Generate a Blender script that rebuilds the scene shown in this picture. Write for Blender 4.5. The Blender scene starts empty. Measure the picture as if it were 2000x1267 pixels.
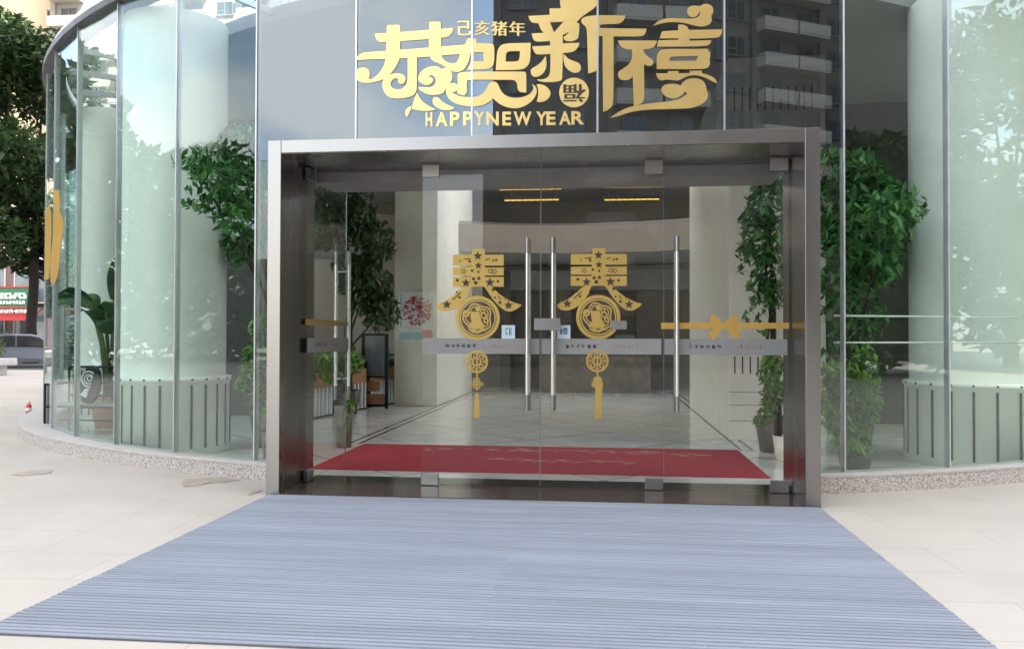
import bpy, bmesh, math, random
from math import sin, cos, tan, radians as rad, pi, sqrt, atan2, hypot
from mathutils import Vector, Matrix
from mathutils.geometry import tessellate_polygon
random.seed(7)
S = bpy.context.scene
COL = S.collection

# ------------------------------------------------------------------ camera
EYE = Vector((0, 0, 1.45))
FPX, YAW, PITCH, ROLL = 1638.77, .109035, .0144533, -.00244
_f0 = Vector((-sin(YAW), cos(YAW), 0)); _r0 = Vector((cos(YAW), sin(YAW), 0)); _u0 = Vector((0, 0, 1))
FWD = _f0*cos(PITCH) + _u0*sin(PITCH); _u1 = -_f0*sin(PITCH) + _u0*cos(PITCH)
RIGHT = _r0*cos(ROLL) - _u1*sin(ROLL); UP = _r0*sin(ROLL) + _u1*cos(ROLL)
cam = bpy.data.cameras.new('camera'); camo = bpy.data.objects.new('camera', cam); COL.objects.link(camo)
cam.sensor_fit = 'HORIZONTAL'; cam.sensor_width = 36; cam.lens = FPX/2000*36
cam.clip_start = .05; cam.clip_end = 2000
M = Matrix.Identity(4)
for i in range(3):
    M[i][0], M[i][1], M[i][2], M[i][3] = RIGHT[i], UP[i], -FWD[i], EYE[i]
camo.matrix_world = M
S.camera = camo
S.render.resolution_x, S.render.resolution_y = 1024, 648

def ray(px, py): return FWD + RIGHT*((px-1000)/FPX) - UP*((py-633.5)/FPX)
def at(px, py, Y):
    d = ray(px, py); return EYE + d*(Y/d.y)
def ground(px, py, z=0):
    d = ray(px, py); return EYE + d*((z-EYE.z)/d.z)

# ------------------------------------------------------------------ light
SUN_EL, SUN_AZ = rad(48), rad(34)          # the sun stands behind the tower that faces the lobby
W = bpy.data.worlds.new("World"); S.world = W; W.use_nodes = True
nt = W.node_tree; nt.nodes.clear()
def nd(t, **k):
    n = nt.nodes.new(t)
    for a, b in k.items(): setattr(n, a, b)
    return n
o = nd('ShaderNodeOutputWorld'); bg = nd('ShaderNodeBackground'); bg.inputs[1].default_value = .12
sky = nd('ShaderNodeTexSky', sky_type='NISHITA', sun_disc=False)
sky.sun_elevation = SUN_EL; sky.sun_rotation = pi - SUN_AZ
sky.air_density = 1.2; sky.dust_density = 2.0; sky.ozone_density = 1.0
tc = nd('ShaderNodeTexCoord'); mp = nd('ShaderNodeMapping'); mp.inputs['Scale'].default_value = (1, 1, 2.2)
nz = nd('ShaderNodeTexNoise'); nz.inputs['Scale'].default_value = 2.6; nz.inputs['Detail'].default_value = 7; nz.inputs['Roughness'].default_value = .55
cr = nd('ShaderNodeValToRGB'); cr.color_ramp.elements[0].position = .40; cr.color_ramp.elements[1].position = .60
mx = nd('ShaderNodeMixRGB'); mx.inputs[2].default_value = (6.4, 6.2, 6.0, 1)
nt.links.new(tc.outputs['Generated'], mp.inputs[0]); nt.links.new(mp.outputs[0], nz.inputs['Vector'])
nt.links.new(nz.outputs[0], cr.inputs[0]); nt.links.new(cr.outputs[0], mx.inputs[0])
nt.links.new(sky.outputs[0], mx.inputs[1]); nt.links.new(mx.outputs[0], bg.inputs[0]); nt.links.new(bg.outputs[0], o.inputs[0])
sl = bpy.data.lights.new('sun', 'SUN'); sl.energy = 3.5; sl.angle = rad(.5); sl.color = (1, .95, .87)
so = bpy.data.objects.new('sun', sl); COL.objects.link(so)
so.rotation_euler = Vector((sin(SUN_AZ)*cos(SUN_EL), -cos(SUN_AZ)*cos(SUN_EL), sin(SUN_EL))).to_track_quat('Z', 'Y').to_euler()
S.view_settings.view_transform = 'Standard'; S.view_settings.look = 'None'; S.view_settings.gamma = 1
S.view_settings.exposure = 2.4
S.cycles.transparent_max_bounces = 32; S.cycles.max_bounces = 10; S.cycles.glossy_bounces = 5
S.cycles.caustics_reflective = False; S.cycles.caustics_refractive = False

# ------------------------------------------------------------------ materials
MATS = {}
def mat(name, col, rough=.6, metal=0, var=.12, scale=6, bump=0, bscale=40, spec=.5, stretch=None, island=0):
    m = bpy.data.materials.new(name); m.use_nodes = True; t = m.node_tree; n = t.nodes; L = t.links
    b = n['Principled BSDF']; b.inputs['Roughness'].default_value = rough; b.inputs['Metallic'].default_value = metal
    b.inputs['Specular IOR Level'].default_value = spec
    c = (*col, 1)
    tcn = n.new('ShaderNodeTexCoord'); mpn = n.new('ShaderNodeMapping')
    if stretch: mpn.inputs['Scale'].default_value = stretch
    L.new(tcn.outputs['Object'], mpn.inputs[0])
    nn = n.new('ShaderNodeTexNoise'); nn.inputs['Scale'].default_value = scale; nn.inputs['Detail'].default_value = 6
    L.new(mpn.outputs[0], nn.inputs['Vector'])
    r = n.new('ShaderNodeValToRGB')
    r.color_ramp.elements[0].position = .3; r.color_ramp.elements[1].position = .7
    r.color_ramp.elements[0].color = tuple(x*(1-var) for x in col)+(1,)
    r.color_ramp.elements[1].color = tuple(min(1, x*(1+var)) for x in col)+(1,)
    L.new(nn.outputs[0], r.inputs[0]); src = r.outputs[0]
    if island:
        g = n.new('ShaderNodeNewGeometry'); mm = n.new('ShaderNodeMapRange')
        mm.inputs[3].default_value = 1-island; mm.inputs[4].default_value = 1+island
        L.new(g.outputs['Random Per Island'], mm.inputs[0])
        mu = n.new('ShaderNodeMixRGB'); mu.blend_type = 'MULTIPLY'; mu.inputs[0].default_value = 1
        L.new(src, mu.inputs[1]); L.new(mm.outputs[0], mu.inputs[2]); src = mu.outputs[0]
    L.new(src, b.inputs['Base Color'])
    rr = n.new('ShaderNodeMapRange'); rr.inputs[3].default_value = max(0, rough*.8); rr.inputs[4].default_value = min(1, rough*1.2)
    L.new(nn.outputs[0], rr.inputs[0]); L.new(rr.outputs[0], b.inputs['Roughness'])
    if bump:
        n2 = n.new('ShaderNodeTexNoise'); n2.inputs['Scale'].default_value = bscale; n2.inputs['Detail'].default_value = 4
        L.new(mpn.outputs[0], n2.inputs['Vector'])
        bp = n.new('ShaderNodeBump'); bp.inputs['Strength'].default_value = bump; bp.inputs['Distance'].default_value = .01
        L.new(n2.outputs[0], bp.inputs['Height']); L.new(bp.outputs[0], b.inputs['Normal'])
    MATS[name] = m; return m

def glass(name, tint, r0, rough=0.0, wob=0, gcol=(.95, .98, 1, 1)):
    m = bpy.data.materials.new(name); m.use_nodes = True; t = m.node_tree; n = t.nodes; L = t.links; n.clear()
    out = n.new('ShaderNodeOutputMaterial'); tr = n.new('ShaderNodeBsdfTransparent'); gl = n.new('ShaderNodeBsdfGlossy'); mixn = n.new('ShaderNodeMixShader')
    tr.inputs[0].default_value = (*tint, 1); gl.inputs['Roughness'].default_value = rough; gl.inputs[0].default_value = gcol
    lw = n.new('ShaderNodeLayerWeight'); lw.inputs[0].default_value = .5
    p = n.new('ShaderNodeMath'); p.operation = 'POWER'; p.inputs[1].default_value = 5
    L.new(lw.outputs['Facing'], p.inputs[0])
    mr = n.new('ShaderNodeMapRange'); mr.inputs[3].default_value = r0; mr.inputs[4].default_value = .9
    L.new(p.outputs[0], mr.inputs[0]); L.new(mr.outputs[0], mixn.inputs[0])
    L.new(tr.outputs[0], mixn.inputs[1]); L.new(gl.outputs[0], mixn.inputs[2]); L.new(mixn.outputs[0], out.inputs[0])
    if wob:
        tcn = n.new('ShaderNodeTexCoord'); nn = n.new('ShaderNodeTexNoise'); nn.inputs['Scale'].default_value = 1.1; nn.inputs['Detail'].default_value = 1
        L.new(tcn.outputs['Object'], nn.inputs['Vector'])
        bp = n.new('ShaderNodeBump'); bp.inputs['Strength'].default_value = wob; bp.inputs['Distance'].default_value = .02
        L.new(nn.outputs[0], bp.inputs['Height']); L.new(bp.outputs[0], gl.inputs['Normal'])
    MATS[name] = m; return m

def emis(name, col, s):
    m = bpy.data.materials.new(name); m.use_nodes = True; b = m.node_tree.nodes['Principled BSDF']
    b.inputs['Base Color'].default_value = (*col, 1); b.inputs['Emission Color'].default_value = (*col, 1); b.inputs['Emission Strength'].default_value = s
    MATS[name] = m; return m

def leafmat(name, a, b_):
    m = bpy.data.materials.new(name); m.use_nodes = True; t = m.node_tree; n = t.nodes; L = t.links
    b = n['Principled BSDF']; b.inputs['Roughness'].default_value = .42; b.inputs['Specular IOR Level'].default_value = .45
    g = n.new('ShaderNodeNewGeometry'); r = n.new('ShaderNodeValToRGB')
    r.color_ramp.elements[0].color = (*a, 1); r.color_ramp.elements[1].color = (*b_, 1)
    L.new(g.outputs['Random Per Island'], r.inputs[0]); L.new(r.outputs[0], b.inputs['Base Color'])
    tl = n.new('ShaderNodeBsdfTranslucent'); L.new(r.outputs[0], tl.inputs[0]); mixn = n.new('ShaderNodeMixShader'); mixn.inputs[0].default_value = .3
    L.new(b.outputs[0], mixn.inputs[1]); L.new(tl.outputs[0], mixn.inputs[2]); L.new(mixn.outputs[0], n['Material Output'].inputs[0])
    MATS[name] = m; return m

def paving():
    m = bpy.data.materials.new('paving'); m.use_nodes = True; t = m.node_tree; n = t.nodes; L = t.links
    b = n['Principled BSDF']; b.inputs['Roughness'].default_value = .55
    tcn = n.new('ShaderNodeTexCoord'); mpn = n.new('ShaderNodeMapping'); L.new(tcn.outputs['Object'], mpn.inputs[0])
    mpn.inputs['Rotation'].default_value = (0, 0, rad(-2))
    br = n.new('ShaderNodeTexBrick'); br.inputs['Scale'].default_value = 1; br.inputs['Brick Width'].default_value = 1.2; br.inputs['Row Height'].default_value = .6
    br.inputs['Mortar Size'].default_value = .004; br.inputs['Mortar Smooth'].default_value = .4
    br.inputs['Color1'].default_value = (.455, .408, .352, 1); br.inputs['Color2'].default_value = (.485, .434, .375, 1); br.inputs['Mortar'].default_value = (.33, .285, .245, 1)
    L.new(mpn.outputs[0], br.inputs['Vector'])
    n1 = n.new('ShaderNodeTexNoise'); n1.inputs['Scale'].default_value = .8; n1.inputs['Detail'].default_value = 8; n1.inputs['Roughness'].default_value = .65
    n2 = n.new('ShaderNodeTexNoise'); n2.inputs['Scale'].default_value = 90; n2.inputs['Detail'].default_value = 3
    L.new(mpn.outputs[0], n1.inputs['Vector']); L.new(mpn.outputs[0], n2.inputs['Vector'])
    r1 = n.new('ShaderNodeMapRange'); r1.inputs[1].default_value = .3; r1.inputs[2].default_value = .7; r1.inputs[3].default_value = .88; r1.inputs[4].default_value = 1.06
    L.new(n1.outputs[0], r1.inputs[0])
    r2 = n.new('ShaderNodeMapRange'); r2.inputs[1].default_value = .3; r2.inputs[2].default_value = .7; r2.inputs[3].default_value = .95; r2.inputs[4].default_value = 1.05
    L.new(n2.outputs[0], r2.inputs[0])
    mu = n.new('ShaderNodeMath'); mu.operation = 'MULTIPLY'; L.new(r1.outputs[0], mu.inputs[0]); L.new(r2.outputs[0], mu.inputs[1])
    mm = n.new('ShaderNodeMixRGB'); mm.blend_type = 'MULTIPLY'; mm.inputs[0].default_value = 1
    L.new(br.outputs[0], mm.inputs[1]); L.new(mu.outputs[0], mm.inputs[2]); L.new(mm.outputs[0], b.inputs['Base Color'])
    bp = n.new('ShaderNodeBump'); bp.inputs['Strength'].default_value = .15; bp.inputs['Distance'].default_value = .004
    L.new(n2.outputs[0], bp.inputs['Height']); L.new(bp.outputs[0], b.inputs['Normal'])
    MATS['paving'] = m

def marble():
    m = bpy.data.materials.new('marble'); m.use_nodes = True; t = m.node_tree; n = t.nodes; L = t.links
    b = n['Principled BSDF']; b.inputs['Roughness'].default_value = .07; b.inputs['Specular IOR Level'].default_value = .6
    tcn = n.new('ShaderNodeTexCoord'); mpn = n.new('ShaderNodeMapping'); mpn.inputs['Rotation'].default_value = (0, 0, rad(45)); L.new(tcn.outputs['Object'], mpn.inputs[0])
    br = n.new('ShaderNodeTexBrick'); br.offset = 0; br.inputs['Scale'].default_value = 1; br.inputs['Brick Width'].default_value = 1.5; br.inputs['Row Height'].default_value = 1.5
    br.inputs['Mortar Size'].default_value = .012
    br.inputs['Color1'].default_value = (.82, .79, .72, 1); br.inputs['Color2'].default_value = (.75, .72, .65, 1); br.inputs['Mortar'].default_value = (.36, .33, .29, 1)
    L.new(mpn.outputs[0], br.inputs['Vector'])
    n1 = n.new('ShaderNodeTexNoise'); n1.inputs['Scale'].default_value = 1.6; n1.inputs['Detail'].default_value = 9; n1.inputs['Distortion'].default_value = 1.5
    L.new(tcn.outputs['Object'], n1.inputs['Vector'])
    r1 = n.new('ShaderNodeMapRange'); r1.inputs[1].default_value = .35; r1.inputs[2].default_value = .65; r1.inputs[3].default_value = .85; r1.inputs[4].default_value = 1.05
    L.new(n1.outputs[0], r1.inputs[0])
    mm = n.new('ShaderNodeMixRGB'); mm.blend_type = 'MULTIPLY'; mm.inputs[0].default_value = 1
    L.new(br.outputs[0], mm.inputs[1]); L.new(r1.outputs[0], mm.inputs[2]); L.new(mm.outputs[0], b.inputs['Base Color'])
    MATS['marble'] = m

def pebble():
    m = bpy.data.materials.new('pebble_dash'); m.use_nodes = True; t = m.node_tree; n = t.nodes; L = t.links
    b = n['Principled BSDF']; b.inputs['Roughness'].default_value = .8
    tcn = n.new('ShaderNodeTexCoord'); v = n.new('ShaderNodeTexVoronoi'); v.inputs['Scale'].default_value = 75; L.new(tcn.outputs['Object'], v.inputs['Vector'])
    r = n.new('ShaderNodeValToRGB'); e = r.color_ramp.elements
    e[0].position = 0; e[0].color = (.64, .60, .55, 1); e[1].position = .8; e[1].color = (.27, .24, .22, 1)
    x = e.new(.45); x.color = (.56, .52, .48, 1)
    L.new(v.outputs['Distance'], r.inputs[0])
    hs = n.new('ShaderNodeMixRGB'); hs.blend_type = 'OVERLAY'; hs.inputs[0].default_value = .35
    L.new(r.outputs[0], hs.inputs[1]); 
    bw = n.new('ShaderNodeRGBToBW'); L.new(v.outputs['Color'], bw.inputs[0]); L.new(bw.outputs[0], hs.inputs[2])
    L.new(hs.outputs[0], b.inputs['Base Color'])
    bp = n.new('ShaderNodeBump'); bp.inputs['Strength'].default_value = .5; bp.inputs['Distance'].default_value = .01; bp.invert = True
    L.new(v.outputs['Distance'], bp.inputs['Height']); L.new(bp.outputs[0], b.inputs['Normal'])
    MATS['pebble'] = m
paving(); marble(); pebble()
mat('granite_brown', (.075, .052, .045), .12, var=.4, scale=60)
mat('granite_black', (.02, .019, .019), .15, var=.4, scale=60)
mat('ledge', (.50, .475, .44), .55, var=.08, scale=8, bump=.1)
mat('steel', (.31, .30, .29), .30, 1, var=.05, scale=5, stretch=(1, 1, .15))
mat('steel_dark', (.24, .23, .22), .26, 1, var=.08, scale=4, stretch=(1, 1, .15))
mat('chrome', (.68, .67, .66), .22, 1, var=.04)
mat('satin', (.30, .295, .29), .38, 1, var=.05)
mat('alu', (.58, .59, .62), .4, .7, var=.05)
mat('coping_dark', (.05, .05, .055), .4, .3, var=.1)
mat('coping', (.62, .61, .60), .45, .2, var=.08, scale=3)
mat('column_white', (.78, .79, .76), .45, var=.03, scale=3)
mat('slot', (.03, .022, .018), .7)
mat('pillar', (.80, .755, .66), .35, var=.06, scale=3)
mat('wall_beige', (.23, .19, .15), .6, var=.08, scale=2)
mat('wall_dark', (.055, .05, .045), .6, var=.2, scale=2)
mat('wall_rear', (.20, .17, .135), .5, var=.1, scale=1.5)
mat('panel_warm', (.13, .11, .09), .4, var=.1)
mat('ceiling', (.22, .215, .21), .7, var=.08)
mat('panel_grey', (.22, .215, .21), .5, var=.1)
mat('mat_blue', (.262, .286, .328), .75, var=.13, scale=1.6, stretch=(.4, 3, 1), bump=.5, bscale=300, island=.07)
mat('mat_base', (.12, .13, .15), .9, var=.2, scale=30)
mat('carpet', (.36, .022, .028), .95, var=.1, scale=30, bump=.5, bscale=400)
mat('gold', (.72, .525, .20), .36, .65, var=.05, scale=3)
mat('gold_door', (.44, .30, .075), .42, .4, var=.06, scale=3)
mat('glass_edge', (.16, .20, .18), .3)
mat('gold_print', (.45, .33, .16), .6, var=.1)
mat('gold_ribbon', (.48, .29, .06), .45, .1, var=.06)
mat('cutout', (.035, .026, .018), .6)
mat('frost', (.235, .235, .228), .55, var=.05)
mat('ink_grey', (.12, .125, .16), .6)
mat('ink_red', (.36, .15, .15), .6)
mat('tag_white', (.50, .62, .68), .4)
mat('tag_blue', (.03, .10, .18), .5)
mat('plate_grey', (.20, .20, .20), .4, .4)
mat('black_metal', (.018, .018, .02), .4, .4)
mat('wood_orange', (.42, .20, .09), .45, var=.2, scale=4, stretch=(1, 1, 6))
mat('wood_red', (.18, .055, .03), .5, var=.2)
mat('white_paint', (.75, .75, .73), .5, var=.04)
mat('poster_white', (.86, .90, .88), .5)
mat('poster_teal', (.45, .66, .66), .5)
mat('petal', (.50, .05, .07), .6, var=.5, scale=30, island=.5)
mat('petal_pink', (.65, .25, .30), .6, island=.3)
mat('bark', (.035, .028, .022), .9, var=.35, scale=8, stretch=(1, 1, .25), bump=.8, bscale=20)
mat('stem', (.10, .13, .05), .7)
mat('pot_clay', (.33, .17, .10), .7)
mat('pot_white', (.10, .085, .07), .4)
mat('concrete', (.42, .40, .37), .8, var=.12, scale=4, bump=.3)
mat('cardboard', (.40, .33, .27), .8, var=.2, scale=9)
mat('shop_wall', (.06, .035, .035), .7)
mat('asphalt', (.055, .055, .058), .85, var=.2, scale=30)
mat('car_silver', (.17, .19, .23), .25, .6, var=.03)
mat('car_red', (.40, .03, .05), .25, .3, var=.03)
mat('car_glass', (.015, .017, .02), .05, 0, spec=.8)
mat('rubber', (.015, .015, .015), .8)
mat('head_lamp', (.7, .7, .68), .1)
mat('tail_lamp', (.4, .02, .02), .2)
mat('sign_green', (.004, .06, .028), .4, var=.05)
mat('sign_red', (.16, .008, .010), .4, var=.1)
mat('sign_maroon', (.035, .004, .008), .4)
mat('sign_white', (.30, .30, .29), .5)
mat('tower_wall', (.17, .145, .125), .7, var=.12, scale=.4)
mat('tower_pale', (.55, .51, .46), .7, var=.08, scale=.4)
mat('render_beige', (.34, .28, .20), .8, var=.06, scale=.5)
mat('render_white', (.36, .355, .34), .7, var=.05, scale=.5)
mat('window_glass', (.05, .065, .08), .06, 0, var=.5, scale=.35, spec=.9)
mat('window_sky_blue', (.36, .44, .52), .2, 0, spec=.9)  # pale blue base colour paints mirrored sky on some window panes
mat('bottle_red', (.6, .06, .07), .3)
mat('screen', (.16, .17, .19), .2)
mat('desk', (.17, .145, .115), .4, var=.2)
mat('vase_grey', (.30, .30, .31), .3)
emis('lamp_warm', (1, .56, .08), .26)
glass('glass_green', (.925, .985, .952), .05, wob=.02)
glass('glass_upper', (.52, .555, .59), .112, wob=.02, gcol=(.84, .94, 1, 1))
glass('glass_clear', (.98, .985, .98), .018, wob=.01)
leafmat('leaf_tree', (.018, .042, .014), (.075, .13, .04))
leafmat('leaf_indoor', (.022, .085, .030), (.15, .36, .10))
leafmat('leaf_bright', (.07, .16, .03), (.22, .36, .08))
leafmat('leaf_palm', (.025, .075, .035), (.06, .14, .05))
leafmat('leaf_hedge', (.04, .08, .02), (.14, .20, .05))

# ------------------------------------------------------------------ mesh helpers
def worldloc(o):
    v = Vector((0, 0, 0))
    while o: v += Vector(o.location); o = o.parent
    return v
class MB:
    def __init__(s): s.v = []; s.f = []; s.sm = []
    def add(s, vs, fs, smooth=False):
        k = len(s.v); s.v += [tuple(x) for x in vs]; s.f += [tuple(i+k for i in f) for f in fs]; s.sm += [smooth]*len(fs); return s
    def box(s, x0, x1, y0, y1, z0, z1):
        return s.add([(x, y, z) for z in (z0, z1) for y in (y0, y1) for x in (x0, x1)],
                     [(0, 2, 3, 1), (4, 5, 7, 6), (0, 1, 5, 4), (2, 6, 7, 3), (0, 4, 6, 2), (1, 3, 7, 5)])
    def obox(s, c, ux, hx, hy, z0, z1):
        """box with a horizontal x axis along ux (angle), half sizes hx, hy"""
        a = Vector((cos(ux), sin(ux), 0)); b = Vector((-sin(ux), cos(ux), 0)); c = Vector((c[0], c[1], 0))
        vs = [c + a*(hx*i) + b*(hy*j) + Vector((0, 0, z)) for z in (z0, z1) for j in (-1, 1) for i in (-1, 1)]
        return s.add(vs, [(0, 2, 3, 1), (4, 5, 7, 6), (0, 1, 5, 4), (2, 6, 7, 3), (0, 4, 6, 2), (1, 3, 7, 5)])
    def bar(s, p, q, r, r2=None, n=10):
        p, q = Vector(p), Vector(q); d = (q-p).normalized(); u = d.orthogonal().normalized(); w = d.cross(u); r2 = r if r2 is None else r2
        vs = [p + (u*cos(2*pi*i/n)+w*sin(2*pi*i/n))*r for i in range(n)] + [q + (u*cos(2*pi*i/n)+w*sin(2*pi*i/n))*r2 for i in range(n)]
        k = len(s.v)
        s.add(vs, [(i, (i+1) % n, n+(i+1) % n, n+i) for i in range(n)], True)
        s.add([vs[i] for i in range(n)], [tuple(range(n))[::-1]]); s.add([vs[n+i] for i in range(n)], [tuple(range(n))])
        return s
    def tube(s, pts, rs, n=8):
        pts = [Vector(p) for p in pts]
        if not hasattr(rs, '__len__'): rs = [rs]*len(pts)
        d0 = (pts[1]-pts[0]).normalized(); u = d0.orthogonal().normalized(); vs = []
        for i, p in enumerate(pts):
            d = (pts[min(i+1, len(pts)-1)]-pts[max(i-1, 0)]).normalized(); u = (u - d*u.dot(d)).normalized(); w = d.cross(u)
            vs += [p + (u*cos(2*pi*j/n)+w*sin(2*pi*j/n))*rs[i] for j in range(n)]
        fs = [(i*n+j, i*n+(j+1) % n, (i+1)*n+(j+1) % n, (i+1)*n+j) for i in range(len(pts)-1) for j in range(n)]
        fs += [tuple(range(n))[::-1], tuple((len(pts)-1)*n+j for j in range(n))]
        return s.add(vs, fs, True)
    def lathe(s, c, prof, n=32, a0=0, a1=2*pi):
        full = abs(a1-a0-2*pi) < 1e-6; m = n if full else n+1
        vs = [(c[0]+r*cos(a0+(a1-a0)*i/n), c[1]+r*sin(a0+(a1-a0)*i/n), c[2]+z) for r, z in prof for i in range(m)]
        fs = [(k*m+i, k*m+(i+1) % m, (k+1)*m+(i+1) % m, (k+1)*m+i) for k in range(len(prof)-1) for i in range(n)]
        return s.add(vs, fs, True)
    def disc(s, c, r, n=32, z=0):
        return s.add([(c[0]+r*cos(2*pi*i/n), c[1]+r*sin(2*pi*i/n), z) for i in range(n)], [tuple(range(n))])
    def build(s, name, m, parent=None, local=False, bevel=0):
        me = bpy.data.meshes.new(name)
        off = Vector((0, 0, 0)) if local or parent is None else worldloc(parent)
        me.from_pydata([(x-off.x, y-off.y, z-off.z) for x, y, z in s.v], [], s.f)
        me.polygons.foreach_set('use_smooth', s.sm)
        me.materials.append(MATS[m] if isinstance(m, str) else m)
        me.update()
        o = bpy.data.objects.new(name, me); COL.objects.link(o)
        if parent is not None: o.parent = parent
        if bevel:
            b = o.modifiers.new('bevel', 'BEVEL'); b.width = bevel; b.segments = 2; b.limit_method = 'ANGLE'
        return o
def tag(o, label, cat, group=None, kind=None):
    if label: o['label'] = label
    if cat: o['category'] = cat
    if group: o['group'] = group
    if kind: o['kind'] = kind
    return o
def thing(name, label, cat, loc=(0, 0, 0), group=None, rz=0):
    o = bpy.data.objects.new(name, None); COL.objects.link(o); o.location = loc; o.rotation_euler = (0, 0, rz); o.empty_display_size = .2
    return tag(o, label, cat, group)
def struct(o): o['kind'] = 'structure'; return o
def dup(root, loc, rz=0, label=None, group=None, sc=None):
    r = root.copy(); COL.objects.link(r); r.location = loc; r.rotation_euler = (0, 0, rz)
    if sc: r.scale = (sc,)*3
    if label: r['label'] = label
    if group: r['group'] = group
    for ch in list(root.children):
        c = ch.copy(); COL.objects.link(c); c.parent = r
        for g in list(ch.children):
            d = g.copy(); COL.objects.link(d); d.parent = c
    return r

# ------------------------------------------------------------------ geometry of the round lobby
CX, CY, RG = -.584, 17.468, 9.633
STEP, A0 = 7.055, 3.11
def ang(k): return A0 + STEP*k
def pol(a, r): a = rad(a); return Vector((CX + r*sin(a), CY - r*cos(a), 0))
def cyl(px, py):
    d = ray(px, py); a = d.x**2+d.y**2; b = d.x*CX+d.y*CY; c = CX*CX+CY*CY-RG*RG
    t = (b - sqrt(max(b*b-a*c, 0)))/a; P = EYE + d*t
    return math.degrees(atan2(P.x-CX, CY-P.y)), P.z
def on_facet(u, z, w):
    k = math.floor((u-A0)/STEP); a, b = ang(k), ang(k+1)
    t = (u-a)/(b-a); p = pol(a, RG)*(1-t) + pol(b, RG)*t
    m = rad((a+b)/2); return p + Vector((sin(m)*w, -cos(m)*w, z))
RIM, PORT_H = 5.40, 3.245
PX0, PX1, PY0 = -3.065, 1.835, 7.384
DOORY = 7.98

# ------------------------------------------------------------------ ground
g = MB(); g.add([(-400, -400, 0), (400, -400, 0), (400, 400, 0), (-400, 400, 0)], [(0, 1, 2, 3)])
struct(g.build('pavement', 'paving'))
rd = MB(); rd.add([(-120, 33, .004), (60, 33, .004), (60, 46, .004), (-120, 46, .004)], [(0, 1, 2, 3)])
rd.add([(-120, -34, .004), (90, -34, .004), (90, -24, .004), (-120, -24, .004)], [(0, 1, 2, 3)])
struct(rd.build('road', 'asphalt'))
fl = MB(); fl.disc((CX, CY), RG-.06, 96, .012); struct(fl.build('lobby_floor', 'marble'))
inl = MB()
for x in (-3.40, -3.26, 1.74, 1.88): inl.box(x-.018, x+.018, 11.0, 22.4, .012, .0145)
inl.box(-3.40, 1.88, 21.9, 21.94, .012, .0145)
struct(inl.build('floor_inlay', 'granite_black'))

# ------------------------------------------------------------------ building: plinth, glass, coping, ceiling, columns
B = thing('glass_pavilion', 'round glass fronted lobby building with pale columns behind curved glazing', 'building', (CX, CY, 0))
def prot(a):
    t = min(1, max(0, (-a-16)/42)); return .12 + .22*t*t*(3-2*t)
K0, K1 = -17, 17
def ring(mb, fo, fi, z0, z1, a0, a1, n):
    """curved band: outer radius fo(a), inner radius fi(a)"""
    vs = []
    for i in range(n+1):
        a = a0+(a1-a0)*i/n
        po, pi_ = pol(a, fo(a)), pol(a, fi(a))
        for p, z in ((po, z0), (po, z1), (pi_, z1), (pi_, z0)): vs.append((p.x, p.y, z))
    fs = []
    for i in range(n):
        for j in range(4): fs.append((i*4+j, (i+1)*4+j, (i+1)*4+(j+1) % 4, i*4+(j+1) % 4))
    fs += [(3, 2, 1, 0), tuple(n*4+j for j in range(4))]
    mb.add(vs, fs)
AL, AR = -14.92, 14.58     # where the portal interrupts the plinth
for a0, a1, n in ((ang(K0), AL, 60), (AR, ang(K1), 60)):
    p = MB(); ring(p, prot_o := (lambda a: RG+prot(a)), lambda a: RG-.10, 0, .145, a0, a1, n); po = p.build('plinth', 'pebble', B)
    l = MB(); ring(l, lambda a: RG+prot(a)+.006, lambda a: RG-.12, .145, .175, a0, a1, n); l.build('ledge', 'ledge', po, bevel=.004)
def pane(mb, a0, a1, k, z0, z1):
    t = .012
    vs = []
    for w in (-t/2, t/2):
        for a, z in ((a0, z0), (a1, z0), (a1, z1), (a0, z1)):
            A, Bk = ang(k), ang(k+1); q = (a-A)/(Bk-A); m = rad((A+Bk)/2)
            pp = pol(A, RG)*(1-q)+pol(Bk, RG)*q + Vector((sin(m)*w, -cos(m)*w, z)); vs.append(pp)
    mb.add(vs, [(0, 1, 2, 3), (4, 7, 6, 5), (0, 4, 5, 1), (1, 5, 6, 2), (2, 6, 7, 3), (3, 7, 4, 0)])
for k in range(K0, K1):
    a, b = ang(k)+.06, ang(k+1)-.06; mb = MB(); up = MB()
    if b < AL or a > AR: pane(mb, a, b, k, .176, RIM-.02)
    elif a < AL: pane(mb, a, AL-.02, k, .176, PORT_H+.004); pane(up, a, b, k, PORT_H+.007, RIM-.02)
    elif b > AR: pane(mb, AR+.02, b, k, .176, PORT_H+.004); pane(up, a, b, k, PORT_H+.007, RIM-.02)
    else: pane(up, a, b, k, PORT_H+.007, RIM-.02)
    if mb.v: mb.build('glass_pane', 'glass_green', B)
    if up.v: up.build('glass_pane', 'glass_upper', B)
for k in range(K0, K1+1):
    a = ang(k); z0 = .176 if (a < AL or a > AR) else PORT_H+.002
    p = pol(a, RG); m = MB(); m.obox((p.x, p.y), rad(a), .008, .015, z0, RIM-.02)
    q = pol(a, RG-.036); m.obox((q.x, q.y), rad(a), .006, .018, z0, RIM-.02)
    m.build('mullion', 'alu', B)
c = MB(); ring(c, lambda a: RG+.07, lambda a: RG-.25, RIM-.02, RIM+.06, -180, 180, 120); cp = c.build('roof_edge', 'coping_dark', B)
c = MB(); ring(c, lambda a: RG+.02, lambda a: RG-.25, RIM+.06, RIM+.17, -180, 180, 120); c.build('coping', 'coping', B)
RL0, RL1, RLA = RG-1.4, RG-.28, 84.66+A0      # unseen glazed roof strip, added to let daylight onto lobby and columns
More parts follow.
